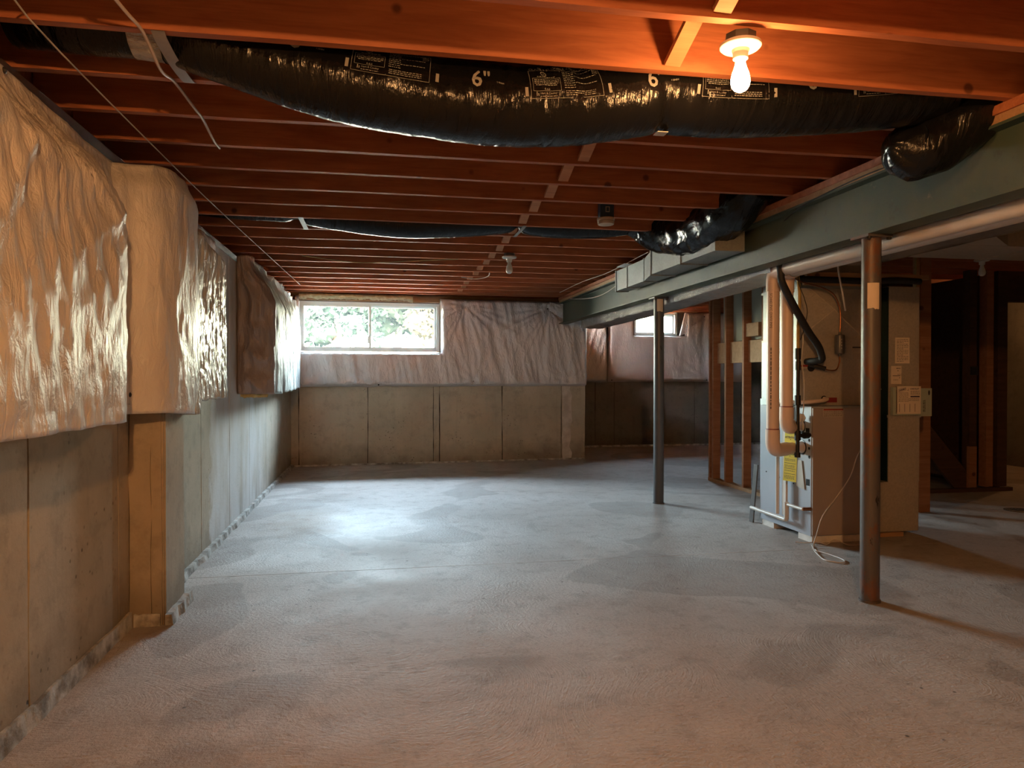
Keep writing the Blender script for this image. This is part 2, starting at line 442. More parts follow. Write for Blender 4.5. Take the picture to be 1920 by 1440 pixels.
M_ = NM('window_glass')
tr = M_.n('ShaderNodeBsdfTransparent'); tr.inputs[0].default_value = (.93, .97, .96, 1)
gl = M_.n('ShaderNodeBsdfGlossy'); gl.inputs['Roughness'].default_value = .04
du = M_.n('ShaderNodeBsdfTranslucent'); du.inputs[0].default_value = (.8, .9, .9, 1)
mx = M_.n('ShaderNodeMixShader'); mx.inputs[0].default_value = .003; M_.l(tr.outputs[0], mx.inputs[1]); M_.l(du.outputs[0], mx.inputs[2])
mx2 = M_.n('ShaderNodeMixShader'); fr = M_.n('ShaderNodeFresnel'); fr.inputs[0].default_value = 1.3
M_.l(fr.outputs[0], mx2.inputs[0]); M_.l(mx.outputs[0], mx2.inputs[1]); M_.l(gl.outputs[0], mx2.inputs[2]); M_.l(mx2.outputs[0], M_.out.inputs[0])
m_glass = M_.m
def bulbmat(name, strength):
    M = NM(name)
    if strength:
        M.b.inputs['Base Color'].default_value = (1, .9, .8, 1)
        M.b.inputs['Emission Color'].default_value = (*BULB_COL, 1); M.b.inputs['Emission Strength'].default_value = strength
    else:
        M.b.inputs['Base Color'].default_value = (.78, .80, .76, 1); M.b.inputs['Roughness'].default_value = .25
    return M.m

# ------------------------------------------------------------------ text on surfaces
def text_mesh(txt, size, bold=0.):
    cu = bpy.data.curves.new('lettering', 'FONT'); cu.body = txt; cu.size = size; cu.resolution_u = 2; cu.offset = bold
    o = bpy.data.objects.new('lettering', cu); COL.objects.link(o)
    dg = bpy.context.evaluated_depsgraph_get()
    me = bpy.data.meshes.new_from_object(o.evaluated_get(dg))
    vs_ = [v.co.copy() for v in me.vertices]; fs = [tuple(p.vertices) for p in me.polygons]
    bpy.data.objects.remove(o); bpy.data.curves.remove(cu); bpy.data.meshes.remove(me)
    return vs_, fs
def put_text(mb, txt, size, at, fmap, align='l', rot=0., sx=1., bold=0.):
    vs_, fs = text_mesh(txt, size, bold)
    if not vs_: return
    w = max(v.x for v in vs_)
    ox = {'l': 0, 'c': -w / 2, 'r': -w}[align]
    c, s_ = math.cos(rot), math.sin(rot)
    out = []
    for v in vs_:
        x = (v.x + ox) * sx; y = v.y
        out.append(fmap(at[0] + x * c - y * s_, at[1] + x * s_ + y * c))
    mb.add(out, fs)
def put_rect(mb, x0, x1, y0, y1, fmap, n=1):
    for k in range(n):
        a = lerp(x0, x1, k / n); b = lerp(x0, x1, (k + 1) / n)
        mb.add([fmap(a, y0), fmap(b, y0), fmap(b, y1), fmap(a, y1)], [(0, 1, 2, 3)])
def put_frame(mb, x0, x1, y0, y1, t, fmap, n=6):
    put_rect(mb, x0, x1, y0, y0 + t, fmap, n); put_rect(mb, x0, x1, y1 - t, y1, fmap, n)
    m = 5
    for k in range(m):
        a = lerp(y0, y1, k / m); b = lerp(y0, y1, (k + 1) / m)
        put_rect(mb, x0, x0 + t, a, b, fmap); put_rect(mb, x1 - t, x1, a, b, fmap)
def greek(mb, x0, x1, y, h, fmap, rnd, mean=.012):
    x = x0
    while x < x1:
        w = rnd.uniform(.4, 1.6) * mean; put_rect(mb, x, min(x + w, x1), y, y + h, fmap); x += w + mean * .35
def plane_map(O, a, b, off):
    O = Vector(O); a = Vector(a); b = Vector(b)
    return lambda x, y: O + a * x + b * y + Vector(off)

# ================================================================== THE SETTING
H = 2.38
XB = 2.575
def yb(x): return 10.325 + .055 * x          # inner face of the back wall
BA = Vector((math.cos(WA), math.sin(WA), 0)); BN = Vector((math.sin(WA), -math.cos(WA), 0)); BO = Vector((-1.2, yb(-1.2), 0))
def bs(x): return (x + 1.2) / math.cos(WA)

# floor with a sawn joint across it
f = MB()
prof = [(-3.2, 0), (4.6975, 0), (4.699, -.008), (4.703, -.008), (4.7045, 0), (12.4, 0)]
vs_ = []
for y, z in prof: vs_ += [(-1.45, y, z), (8.8, y, z)]
n_ = len(prof)
vs_ += [(-1.45, -3.2, -.12), (8.8, -3.2, -.12), (-1.45, 12.4, -.12), (8.8, 12.4, -.12)]
fs_ = [(2 * i, 2 * i + 1, 2 * i + 3, 2 * i + 2) for i in range(n_ - 1)]
b0 = 2 * n_
fs_ += [(b0, b0 + 2, b0 + 3, b0 + 1)]
f.add(vs_, fs_)
struct(f.build('floor', m_floor, base=(0, 0, 0)), 'bare grey concrete floor with a sawn joint', 'floor')

rnd = random.Random(3)
def panel(parent, O, a, n, s0, s1, z0, z1, t, mat, jit=.0045, gap=.0055, name='concrete_panel'):
    k = 12; s0 += gap; s1 -= gap
    pts = [(s0 + rnd.uniform(-jit, jit), lerp(z0, z1, i / k)) for i in range(k + 1)]
    pts += [(s1 + rnd.uniform(-jit, jit), lerp(z1, z0, i / k)) for i in range(k + 1)]
    if Vector(a).cross(Vector((0, 0, 1))).dot(Vector(n)) < 0: pts = pts[::-1]
    return MB().prism(pts, O, a, (0, 0, 1), n, t).build(name, mat, parent)

# left wall: near length, pilaster, far length
wl_ = MB().box(-1.50, -1.229, -3.2, 3.86, 0, 2.2).box(-1.50, -1.204, 3.86, 10.4, 0, 2.2).build('wall_left', m_seam, base=(0, 0, 0))
struct(wl_, 'left poured concrete wall with form panel seams', 'wall')
ys = [-3.2, -2.6, -1.69, -.79, .11, 1.01, 1.91, 2.804, 3.695, 3.853]
for a, b in zip(ys, ys[1:]): panel(wl_, (-1.229, 0, 0), (0, 1, 0), (1, 0, 0), a, b, 0, 2.2, .014, m_conc_left)
ys = [4.21, 4.573, 5.20, 6.145, 7.05, 8.04, 8.945, 9.9, 10.255]
for a, b in zip(ys, ys[1:]): panel(wl_, (-1.204, 0, 0), (0, 1, 0), (1, 0, 0), a, b, 0, 2.2, .014, m_conc_left)
pil = MB().box(-1.21, -1.056, 3.846, 4.196, 0, 2.2).build('pilaster', m_conc_left, wl_)
panel(pil, (0, 3.846, 0), (1, 0, 0), (0, -1, 0), -1.215, -1.112, 0, 2.2, .008, m_conc_left, .005, .002)
panel(pil, (0, 3.846, 0), (1, 0, 0), (0, -1, 0), -1.112, -1.062, 0, 2.2, .009, m_conc_left, .004, .002)
panel(pil, (-1.056, 0, 0), (0, 1, 0), (1, 0, 0), 3.856, 4.196, 0, 2.2, .007, m_conc_left, .004, .002)

# back wall with the window opening
WX0, WX1, WZ0, WZ1 = -1.085, .845, 1.575, 2.275
m = MB()
def bbox_(mb, x0, x1, z0, z1, d0, d1):
    mb.obox(BO + BA * (bs(x0) + bs(x1)) / 2 + Vector((0, 0, (z0 + z1) / 2)) - BN * (d0 + d1) / 2,
            BA * (bs(x1) - bs(x0)) / 2, BN * (d1 - d0) / 2, (0, 0, (z1 - z0) / 2))
bbox_(m, -1.45, 3.03, 0, WZ0, .012, .26); bbox_(m, -1.45, WX0, WZ0, 2.34, .012, .26); bbox_(m, WX1, 3.03, WZ0, 2.34, .012, .26)
bbox_(m, WX0, WX1, WZ1, 2.34, .08, .13)
wb = m.build('wall_back', m_seam, base=(0, 0, 0)); struct(wb, 'back concrete wall under the wide window', 'wall')
xs = [-1.2, -1.089, -.164, .753, .84]
for a, b in zip(xs, xs[1:]): panel(wb, BO - BN * .012, BA, BN, bs(a), bs(b), 0, WZ0, .012, m_conc_back)
for a, b in zip([.84, 1.755, 2.654], [1.755, 2.654, 3.03]): panel(wb, BO - BN * .012, BA, BN, bs(a), bs(b), 0, 2.34, .012, m_conc_back)
pts = []
for i in range(22): pts.append((bs(2.672) + rnd.uniform(-.006, .006), 2.0 * i / 21))
for i in range(22): pts.append((bs(2.80) + rnd.uniform(-.03, .03), 2.0 * (21 - i) / 21))
MB().prism(pts[::-1], BO, BA, (0, 0, 1), BN, .006).build('mortar_patch', m_mortar, wb)

# alcove walls
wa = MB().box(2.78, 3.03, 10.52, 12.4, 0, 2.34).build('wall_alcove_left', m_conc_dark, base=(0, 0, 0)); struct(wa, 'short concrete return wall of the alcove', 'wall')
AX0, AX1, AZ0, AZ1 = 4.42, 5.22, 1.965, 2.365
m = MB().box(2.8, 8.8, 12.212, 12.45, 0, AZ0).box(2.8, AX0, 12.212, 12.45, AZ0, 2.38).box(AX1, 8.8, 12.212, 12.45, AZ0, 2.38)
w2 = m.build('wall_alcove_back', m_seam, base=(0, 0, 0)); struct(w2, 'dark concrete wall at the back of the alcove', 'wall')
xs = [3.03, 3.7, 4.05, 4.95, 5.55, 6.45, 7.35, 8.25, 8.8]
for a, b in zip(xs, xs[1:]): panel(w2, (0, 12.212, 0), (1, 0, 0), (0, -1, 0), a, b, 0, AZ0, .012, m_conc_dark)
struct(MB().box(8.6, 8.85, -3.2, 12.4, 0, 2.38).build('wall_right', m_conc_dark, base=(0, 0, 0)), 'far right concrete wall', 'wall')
struct(MB().box(-1.5, 8.85, -3.4, -3.2, 0, 2.38).build('wall_front', m_conc_left, base=(0, 0, 0)), 'concrete wall behind the viewer', 'wall')

# ceiling: subfloor with joists, bridging and plates
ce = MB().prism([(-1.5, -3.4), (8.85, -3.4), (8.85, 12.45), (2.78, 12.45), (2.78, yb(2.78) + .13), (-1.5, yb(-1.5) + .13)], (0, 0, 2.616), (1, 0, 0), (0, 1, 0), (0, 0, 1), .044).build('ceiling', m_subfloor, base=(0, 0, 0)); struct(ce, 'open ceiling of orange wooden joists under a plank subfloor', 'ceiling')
MB().box(-1.5, -1.45, -3.4, 10.38, 2.2, 2.63).build('rim_board', m_joist, ce)
MB().box(8.80, 8.85, -3.4, 12.45, 2.38, 2.63).build('rim_board', m_joist, ce)
MB().box(-1.5, 8.85, -3.4, -3.35, 2.38, 2.63).build('rim_board', m_joist, ce)
MB().box(2.78, 8.85, 12.40, 12.45, 2.38, 2.63).build('rim_board', m_joist, ce)
mm = MB(); bbox_(mm, -1.45, 3.03, 2.38, 2.63, .08, .13); mm.build('rim_board', m_joist, ce)
mm = MB(); bbox_(mm, -1.2, 3.03, 2.34, 2.38, .02, .13); mm.build('sill_plate', m_pine, ce)
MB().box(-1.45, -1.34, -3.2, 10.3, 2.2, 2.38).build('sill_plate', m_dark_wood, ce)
mm = MB(); bbox_(mm, WX0 - .05, WX1 + .05, 2.285, 2.34, .01, .08); mm.build('window_header', m_pine, ce)
JY0 = 2.601
jb = MB()
nx = 40; L0, L1 = -1.44, 2.74
def joist_mesh(x0, x1):
    mb = MB(); k = 16; rr = random.Random(5)
    vs_ = []
    for i in range(k + 1):
        x = lerp(x0, x1, i / k); dz = rr.uniform(-.0015, .0015); dy = rr.uniform(-.001, .001)
        for y, z in ((-.019, 0), (.019, 0), (.019, .235), (-.019, .235)): vs_.append((x, y + dy, z + (dz if z == 0 else 0)))
    fs = []
    for i in range(k):
        for j in range(4):
            a = i * 4 + j; b = i * 4 + (j + 1) % 4; fs.append((a, a + 4, b + 4, b))
    fs += [(0, 1, 2, 3), (k * 4 + 3, k * 4 + 2, k * 4 + 1, k * 4)]
    return mb.add(vs_, fs)
jl = joist_mesh(L0, L1); jr = joist_mesh(2.60, 8.79)
first = {}
def place(key, mb, name, mat, parent, loc):
    if key not in first:
        o = mb.build(name, mat, parent); o.location = loc; first[key] = o
    else:
        o = first[key].copy(); COL.objects.link(o); o.parent = parent; o.location = loc
    return o
ORG[ce] = Vector((0, 0, 0))
JY = [JY0 + .4064 * k for k in range(-14, 19)] + [10.19]
for y in JY: place('jl', jl, 'joist', m_joist, ce, (0, y, H + .0005))
for k in range(-14, 24):
    y = JY0 + .4064 * k + .042
    if y < 12.35: place('jr', jr, 'joist', m_joist, ce, (0, y, H + .0005))
# diagonal bridging strips, one in each bay
rr = random.Random(9)
for y in JY[:-2]:
    if y < -1.5: continue
    bx = 1.085 + rr.uniform(-.015, .015)
    MB().bar((bx + .012, y + .022, 2.58), (bx - .01, y + .383, 2.402), .062, .019, (0, 0, 1)).build('bridging_strip', m_bridge, ce)
# plate on the beam
MB().box(XB + .004, XB + .128, -3.2, 10.3, 2.306, 2.342).build('beam_plate', m_pine, ce)
MB().box(XB - .008, XB + .122, -3.2, 10.3, 2.342, 2.38).build('beam_plate', m_joist, ce)

# drain strips along the wall feet
def strip(name, O, a, n, s0, s1, hh, t, seed):
    r_ = random.Random(seed); k = max(6, int((s1 - s0) / .12)); vs_ = []; fs = []
    for i in range(k + 1):
        s_ = lerp(s0, s1, i / k); z = hh * (1 + r_.uniform(-.07, .07)); tt = t * (1 + r_.uniform(-.25, .25))
        for d, zz in ((0, 0), (tt * 1.25, 0), (tt, z), (0, z)):
            p = Vector(O) + Vector(a) * s_ + Vector(n) * d; vs_.append((p.x, p.y, zz))
    for i in range(k):
        for j in range(4):
            q = i * 4 + j; w = i * 4 + (j + 1) % 4; fs.append((q, q + 4, w + 4, w))
    fs += [(0, 1, 2, 3), (k * 4 + 3, k * 4 + 2, k * 4 + 1, k * 4)]
    return struct(MB().add(vs_, fs).build(name, m_base, base=(0, 0, 0)), 'grey crusted drain strip at the foot of the wall', 'baseboard')
strip('baseboard_left', (-1.214, 0, 0), (0, 1, 0), (1, 0, 0), -3.2, 3.82, .075, .014, 1)
strip('baseboard_pilaster', (0, 3.837, 0), (1, 0, 0), (0, -1, 0), -1.19, -1.07, .06, .012, 2)
strip('baseboard_pilaster_side', (-1.048, 0, 0), (0, 1, 0), (1, 0, 0), 3.83, 4.24, .055, .03, 3)
strip('baseboard_left_far', (-1.189, 0, 0), (0, 1, 0), (1, 0, 0), 4.26, 10.22, .04, .03, 4)
strip('baseboard_back', BO, BA, BN, .03, 4.22, .022, .018, 5)
strip('baseboard_alcove', (0, 12.199, 0), (1, 0, 0), (0, -1, 0), 3.05, 8.5, .03, .02, 6)

# ------------------------------------------------------------------ windows
def wp(x, z, d): return BO + BA * bs(x) + Vector((0, 0, z)) - BN * d
def wbox(mb, x0, x1, z0, z1, d0, d1): bbox_(mb, x0, x1, z0, z1, d0, d1); return mb
w1 = bpy.data.objects.new('window_1', None); COL.objects.link(w1); ORG[w1] = wp(-.12, WZ0, .1); w1.location = ORG[w1]
struct(w1, 'wide white vinyl sliding window with two panes', 'window')
X0, X1, Z0, Z1 = -1.08, .843, 1.582, 2.268
m = MB()
wbox(m, X0, X1, Z0, Z0 + .04, .02, .10); wbox(m, X0, X1, Z1 - .045, Z1, .02, .10); wbox(m, X0, X0 + .04, Z0 + .04, Z1 - .045, .02, .10); wbox(m, X1 - .04, X1, Z0 + .04, Z1 - .045, .02, .10)
m.build('window_frame', m_white, w1)
XM = -.135
for k, (a, b, d) in enumerate(((X0 + .04, XM + .02, .03), (XM - .012, X1 - .04, .065))):
    m = MB(); s_ = .022
    wbox(m, a, b, Z0 + .04, Z0 + .04 + s_, d, d + .03); wbox(m, a, b, Z1 - .045 - s_, Z1 - .045, d, d + .03)
    wbox(m, a, a + s_, Z0 + .04 + s_, Z1 - .045 - s_, d, d + .03); wbox(m, b - s_ * 1.4, b, Z0 + .04 + s_, Z1 - .045 - s_, d, d + .03)
    sa = m.build('sash', m_white, w1)
    wbox(MB(), a + s_, b - s_ * 1.4, Z0 + .04 + s_, Z1 - .045 - s_, d + .012, d + .016).build('pane', m_glass, sa)
wbox(MB(), XM - .028, XM - .004, 1.70, 1.80, .012, .03).build('latch', m_white, w1)
wbox(MB(), XM - .02, XM + .006, 1.93, 1.96, .012, .03).build('latch', m_white, w1)

w2_ = bpy.data.objects.new('window_2', None); COL.objects.link(w2_); ORG[w2_] = Vector((4.82, 12.3, AZ0)); w2_.location = ORG[w2_]
struct(w2_, 'small white window high in the alcove wall', 'window')
m = MB().box(AX0, AX1, 12.24, 12.34, AZ0, AZ0 + .03).box(AX0, AX1, 12.24, 12.34, AZ1 - .03, AZ1).box(AX0, AX0 + .03, 12.24, 12.34, AZ0 + .03, AZ1 - .03).box(AX1 - .03, AX1, 12.24, 12.34, AZ0 + .03, AZ1 - .03)
m.build('window_frame', m_white, w2_)
for a, b, y in ((AX0 + .03, 4.98, 12.27), (4.95, AX1 - .03, 12.30)):
    s_ = .028; m = MB().box(a, b, y, y + .02, AZ0 + .03, AZ0 + .03 + s_).box(a, b, y, y + .02, AZ1 - .03 - s_, AZ1 - .03).box(a, a + s_, y, y + .02, AZ0 + .03 + s_, AZ1 - .03 - s_).box(b - s_, b, y, y + .02, AZ0 + .03 + s_, AZ1 - .03 - s_)
    sa = m.build('sash', m_white, w2_)
    MB().box(a + s_, b - s_, y + .008, y + .012, AZ0 + .03 + s_, AZ1 - .03 - s_).build('pane', m_glass, sa)
MB().box(4.55, 4.66, 12.225, 12.24, 2.27, 2.285).build('latch', m_white, w2_)
MB().box(4.415, 5.6, 12.20, 12.212, 2.372, 2.41).build('trim_1', m_pine, ce)

# ------------------------------------------------------------------ outdoors
m_grass = plain('pale_field', (.46, .46, .42), (.36, .37, .32), .6, .9, bump=.3, bscale=6, kind='World')
gv = []
rows = [(10.9, 1.42), (13, 1.45), (18, 1.75), (24, 2.18), (40, 2.5), (70, 3.0)]
for y, z in rows: gv += [(-40, y, z), (2.7, y, z)]
g = MB().add(gv, [(2 * i, 2 * i + 1, 2 * i + 3, 2 * i + 2) for i in range(len(rows) - 1)])
rows2 = [(12.6, 1.44), (18, 1.75), (24, 2.18), (40, 2.5), (70, 3.0)]
gv = []
for y, z in rows2: gv += [(2.7, y, z), (45, y, z)]
g.add(gv, [(2 * i, 2 * i + 1, 2 * i + 3, 2 * i + 2) for i in range(len(rows2) - 1)])
struct(g.build('ground_outside', m_grass, base=(0, 0, 0)), 'pale sloping field outside the window', 'ground')
def leafmat(name, c):
    M = NM(name); return M.fin(c, 1.0, None, 0., 0.)
m_leaf = [leafmat('leaf_teal', (.0058, .0098, .0092)), leafmat('leaf_green', (.0066, .0100, .0086)), leafmat('leaf_olive', (.0115, .0110, .0084))]
m_bark = plain('bark', (.0032, .004, .0037), (.0026, .0032, .003), 8, .9)
def tree(x, y, zb, hgt, crown_r, z_low, nleaf, lm, label, seed, lean=0.):
    r = random.Random(seed); t = thing('tree', label, 'tree', (x, y, zb), 'trees seen through the wide window')
    b = MB(); top = Vector((x + lean, y, zb + hgt))
    pts = [Vector((x, y, zb - .1)).lerp(top, i / 8) + Vector((r.uniform(-.06, .06), 0, 0)) for i in range(9)]
    b.tube(pts, [.13 * (1 - i / 9.5) + .015 for i in range(9)], 7)
    tips = []
    for i in range(16):
        fr_ = r.uniform(.12, .95); p = Vector((x, y, zb)).lerp(top, fr_); a = r.uniform(0, 6.28); ln = crown_r * r.uniform(.45, 1.0) * (1.15 - fr_ * .6)
        q = p + Vector((math.cos(a) * ln, math.sin(a) * ln * .6, r.uniform(.1, .6)))
        if q.z < zb + z_low: q.z = zb + z_low + .1
        b.tube([p, p.lerp(q, .5) + Vector((0, 0, .08)), q], [.035, .022, .008], 5, False); tips.append((p, q))
    b.build('trunk', m_bark, t, True)
    lf = MB()
    for i in range(nleaf):
        p, q = r.choice(tips); c = p.lerp(q, r.uniform(.35, 1.05)) + Vector((r.gauss(0, .22), r.gauss(0, .22), r.gauss(0, .17)))
        e1 = Vector((r.gauss(0, 1), r.gauss(0, 1), r.gauss(0, 1))).normalized(); e2 = e1.cross(Vector((r.gauss(0, 1), r.gauss(0, 1), r.gauss(0, 1)))).normalized()
        s_ = r.uniform(.05, .13)
        lf.add([c - e1 * s_, c + e2 * s_ * .6, c + e1 * s_, c - e2 * s_ * .6], [(0, 1, 2, 3)])
    for p, q in tips[:15]:
        c = p.lerp(q, .75); rr_ = crown_r * r.uniform(.26, .48); k = 7
        ring = []
        for a in range(1, k):
            for b in range(10):
                th = math.pi * a / k; ph = 6.2832 * b / 10; dd = rr_ * (1 + .35 * nz(c.x * 3 + math.cos(ph) * 2, th * 2, c.z + math.sin(ph) * 2))
                ring.append(c + Vector((math.sin(th) * math.cos(ph), math.sin(th) * math.sin(ph) * .8, math.cos(th) * .8)) * dd)
        fs__ = [(a * 10 + b, a * 10 + (b + 1) % 10, (a + 1) * 10 + (b + 1) % 10, (a + 1) * 10 + b) for a in range(k - 2) for b in range(10)]
        fs__ += [tuple(range(9, -1, -1)), tuple((k - 2) * 10 + b for b in range(10))]
        lf.add(ring, fs__)
    fo = lf.build('foliage', lm, t); fo['kind'] = 'stuff'
tree(-1.35, 24, 2.15, 2.6, 1.2, .05, 4200, m_leaf[0], 'slender tree seen in the middle of the left window pane', 11)
tree(-.55, 21, 2.0, 2.3, .8, .05, 2600, m_leaf[0], 'teal tree seen just left of the window latch', 12)
tree(.55, 23, 2.12, 2.7, 1.3, .05, 5000, m_leaf[1], 'dense tree seen just right of the window mullion', 13)
tree(1.55, 20.5, 1.97, 2.3, 1.0, .05, 2600, m_leaf[2], 'olive tree seen in the middle of the right window pane', 14)
tree(2.4, 26, 2.22, 2.8, 1.5, .05, 4600, m_leaf[1], 'green tree seen at the right edge of the right window pane', 15)
tree(-2.75, 27, 2.25, 1.2, 1.1, .05, 1500, m_leaf[0], 'low shrub seen at the left edge of the left window pane', 16)

# ================================================================== STEEL BEAM AND POSTS
bm = thing('steel_beam', 'long green painted steel beam carrying the joists', 'beam', (XB + .067, 3.5, 2.0))
MB().box(XB, XB + .134, -3.15, 10.3, 2.0, 2.013).build('bottom_flange', m_beam, bm)
MB().box(XB + .062, XB + .072, -3.15, 10.3, 2.013, 2.293).build('web', m_beam, bm)
MB().box(XB, XB + .134, -3.15, 10.3, 2.293, 2.306).build('top_flange', m_beam, bm)
def post(cx, cy, mat, label, lab_z):
    t = thing('support_post', label, 'post', (cx, cy, 0))
    prof = [(.056, 0), (.056, .012), (.05, .013)] + [(.05, .1 + i * .1) for i in range(19)] + [(.05, 1.985)]
    MB().lathe((cx, cy, 0), prof, 28).build('column', mat, t, True)
    MB().box(cx - .075, cx + .075, cy - .075, cy + .075, 1.985, 2.0).build('cap_plate', mat, t)
    vs_ = []; r_ = random.Random(2)
    sec = MB(); k = 8; rows_ = 10
    z0, z1 = lab_z
    a0 = math.atan2(-cy, -cx) + .25
    def P(u, v): 
        a = a0 - .62 + u * 1.25
        return Vector((cx + math.cos(a) * .0508, cy + math.sin(a) * .0508, lerp(z0, z1, v) + (.01 * nz(u * 9, cx) if v < .05 else 0)))
    sec.grid(P, k, rows_).build('worn_label', m_paper, t)
    for dx in (-.06, .06): MB().lathe((cx + dx, cy - .06, 1.972), [(.012, 0), (.012, .013)], 8).build('bolt', m_iron, t)
    return t
post(2.645, 3.555, m_post, 'rust-streaked steel post in front of the furnace', (1.60, 1.74))
post(2.668, 6.68, m_post2, 'dark grey steel post in the middle of the floor', (1.86, 1.98))

# ================================================================== FOIL TRUNK DUCT right of the beam
tk = thing('trunk_duct', 'foil-wrapped trunk duct running along the green beam', 'duct', (3.0, 5, 1.9))
def foilbox(x0, x1, y0, y1, zb, zt, seed, ny=60):
    def P(u, v):
        y = lerp(y0, y1, v); per = [(x0, zt), (x0, zb(y)), (x1, zb(y)), (x1, zt)]
        s_ = u * 3; i = min(2, int(s_)); q = s_ - i
        a, b = per[i], per[i + 1]; x = lerp(a[0], b[0], q); z = lerp(a[1], b[1], q)
        rr_ = .012 * nz(x * 7, y * 5, seed) + .008 * nz(x * 19, y * 14, z * 9 + seed)
        return Vector((x + (rr_ if i != 1 else 0), y, z + (rr_ if i == 1 else 0)))
    return MB().grid(P, 42, ny)
foilbox(2.735, 3.04, 4.75, 9.7, lambda y: pw([(4.7, 1.975), (6, 1.945), (7.6, 1.915), (9.7, 1.90)], y), 2.36, 3.3, 150).build('far_foil_wrap', m_foil, tk, 'all')
foilbox(2.735, 3.50, -3.0, 4.75, lambda y: 2.04, 2.36, 8.1, 120).build('near_foil_wrap', m_foil, tk, 'all')
MB().box(2.74, 3.04, 9.69, 9.71, 1.93, 2.34).build('end_cap', m_galv, tk)
MB().box(3.04, 3.50, 4.735, 4.76, 2.05, 2.34).build('end_cap', m_galv, tk)
# branch going off to the right
br = thing('branch_duct', 'dull sheet metal branch duct running right from the trunk duct', 'duct', (4.5, 4.4, 2.08))
MB().box(3.52, 6.6, 4.12, 4.62, 2.09, 2.34).build('duct_body', m_galv_d, br)
MB().prism([(0, 0), (.55, 0), (.0, .42)], (3.52, 4.12, 2.092), (1, 0, 0), (0, -1, 0), (0, 0, 1), .2).build('taper', m_galv_d, br)
for x in (4.3, 5.4): MB().box(x, x + .03, 4.10, 4.64, 2.078, 2.345).build('seam', m_galv_d, br)

# galvanized offset duct left of the beam
gd = thing('sheet_metal_duct', 'galvanized stepped sheet metal duct hugging the left of the beam', 'duct', (2.45, 6, 2.12))
MB().box(2.44, 2.572, 6.48, 7.30, 2.128, 2.335).build('end_section', m_galv, gd)
mm = MB()
mm.add([(2.44, 6.48, 2.128), (2.572, 6.48, 2.128), (2.572, 6.48, 2.335), (2.44, 6.48, 2.335), (2.345, 6.06, 2.128), (2.572, 6.06, 2.128), (2.572, 6.06, 2.335), (2.345, 6.06, 2.335)],
       [(0, 1, 5, 4), (3, 7, 6, 2), (0, 4, 7, 3), (1, 2, 6, 5)]); mm.build('taper_section', m_galv, gd)
MB().box(2.345, 2.572, 4.82, 6.06, 2.128, 2.335).build('near_section', m_galv, gd)
for y, x in ((7.29, 2.432), (6.95, 2.432), (6.48, 2.432), (6.06, 2.337), (5.42, 2.337)):
    MB().box(x, x + .006, y - .012, y + .012, 2.118, 2.34).box(x, 2.572, y - .012, y + .012, 2.118, 2.127).build('seam', m_galv, gd)
tag(MB().box(2.36, 2.44, 6.80, 7.05, 2.338, 2.342).build('scrap_sheet', m_white), 'small white scrap lying on top of the galvanized duct', 'scrap')

# ================================================================== FLEXIBLE DUCTS
class Duct:
    def __init__(s, pts, rfun, n=30):
        s.c = catmull(pts, n); s.N = len(s.c); s.rf = rfun
        s.len = [0.]
        for a, b in zip(s.c, s.c[1:]): s.len.append(s.len[-1] + (b - a).length)
        s.L = s.len[-1]
    def frame(s, d):
        d = min(max(d, 0), s.L - 1e-6); i = 0
        lo, hi = 0, s.N - 1
        while hi - lo > 1:
            md = (lo + hi) // 2
            if s.len[md] <= d: lo = md
            else: hi = md
        i = lo; t = (d - s.len[i]) / max(1e-9, s.len[i + 1] - s.len[i])
        p = s.c[i].lerp(s.c[i + 1], t)
        tg = (s.c[min(i + 2, s.N - 1)] - s.c[max(i - 1, 0)]).normalized()
        side = tg.cross(Vector((0, 0, 1)))
        side = side.normalized() if side.length > 1e-4 else Vector((0, -1, 0))
        return p, tg, side, side.cross(tg)
    def P(s, d, th, off=0.):
        p, tg, side, up = s.frame(d); r = s.rf(d, th) + off
        return p + (side * math.cos(th) + up * math.sin(th)) * r
    def mesh(s, nu, nv):
        mb = MB(); vs_ = []; fs = []
        for i in range(nu + 1):
            for j in range(nv): vs_.append(s.P(s.L * i / nu, 2 * math.pi * j / nv))
        for i in range(nu):
            for j in range(nv):
                a = i * nv + j; b = i * nv + (j + 1) % nv; fs.append((a, a + nv, b + nv, b))
        fs += [tuple(range(nv)), tuple(nu * nv + nv - 1 - j for j in range(nv))]
        return mb.add(vs_, fs)
    def at_x(s, x):
        for i in range(s.N - 1):
            if s.c[i + 1].x >= x: return s.len[i] + (s.len[i + 1] - s.len[i]) * (x - s.c[i].x) / max(1e-9, s.c[i + 1].x - s.c[i].x)
        return s.L
DR = .14
def dr(x): return lerp(.118, .145, sm(-.75, .1, x))
bott = [(-1.25, 2.385), (-1.0, 2.378), (-.77, 2.372), (-.59, 2.315), (-.22, 2.212), (.15, 2.158), (.45, 2.140), (.75, 2.162), (1.0, 2.205), (1.127, 2.226), (1.3, 2.226), (1.5, 2.233), (1.75, 2.255), (2.0, 2.284), (2.25, 2.325), (2.42, 2.36)]
def r1(d, th):
    pl = math.exp(-((d - 2.0) / .62) ** 2)
    w = ridge(d * 17 + 1.5 * nz(th * .9, d * 2), th * .6, 3.1)
    r = dr(D1.frame(d)[0].x) + .010 * pl * w * (.35 + .65 * sm(-1.3, .2, math.sin(th))) + .004 * nz(d * 2.2, math.cos(th), math.sin(th)) + .0022 * nz(d * 13, th * 1.3)
    xx = abs(d - 2.378)
    r -= .012 * math.exp(-(xx / .025) ** 2) * max(0., -math.sin(th) + .3)
    return r
D1 = Duct([(x, 2.805, z + dr(x)) for x, z in bott], r1)
fd = thing('flexible_duct', 'thick black printed flexible duct sagging under the nearest joists', 'duct', (.5, 2.805, 2.14))
D1.mesh(330, 44).build('duct_sleeve', m_film, fd, 'all')
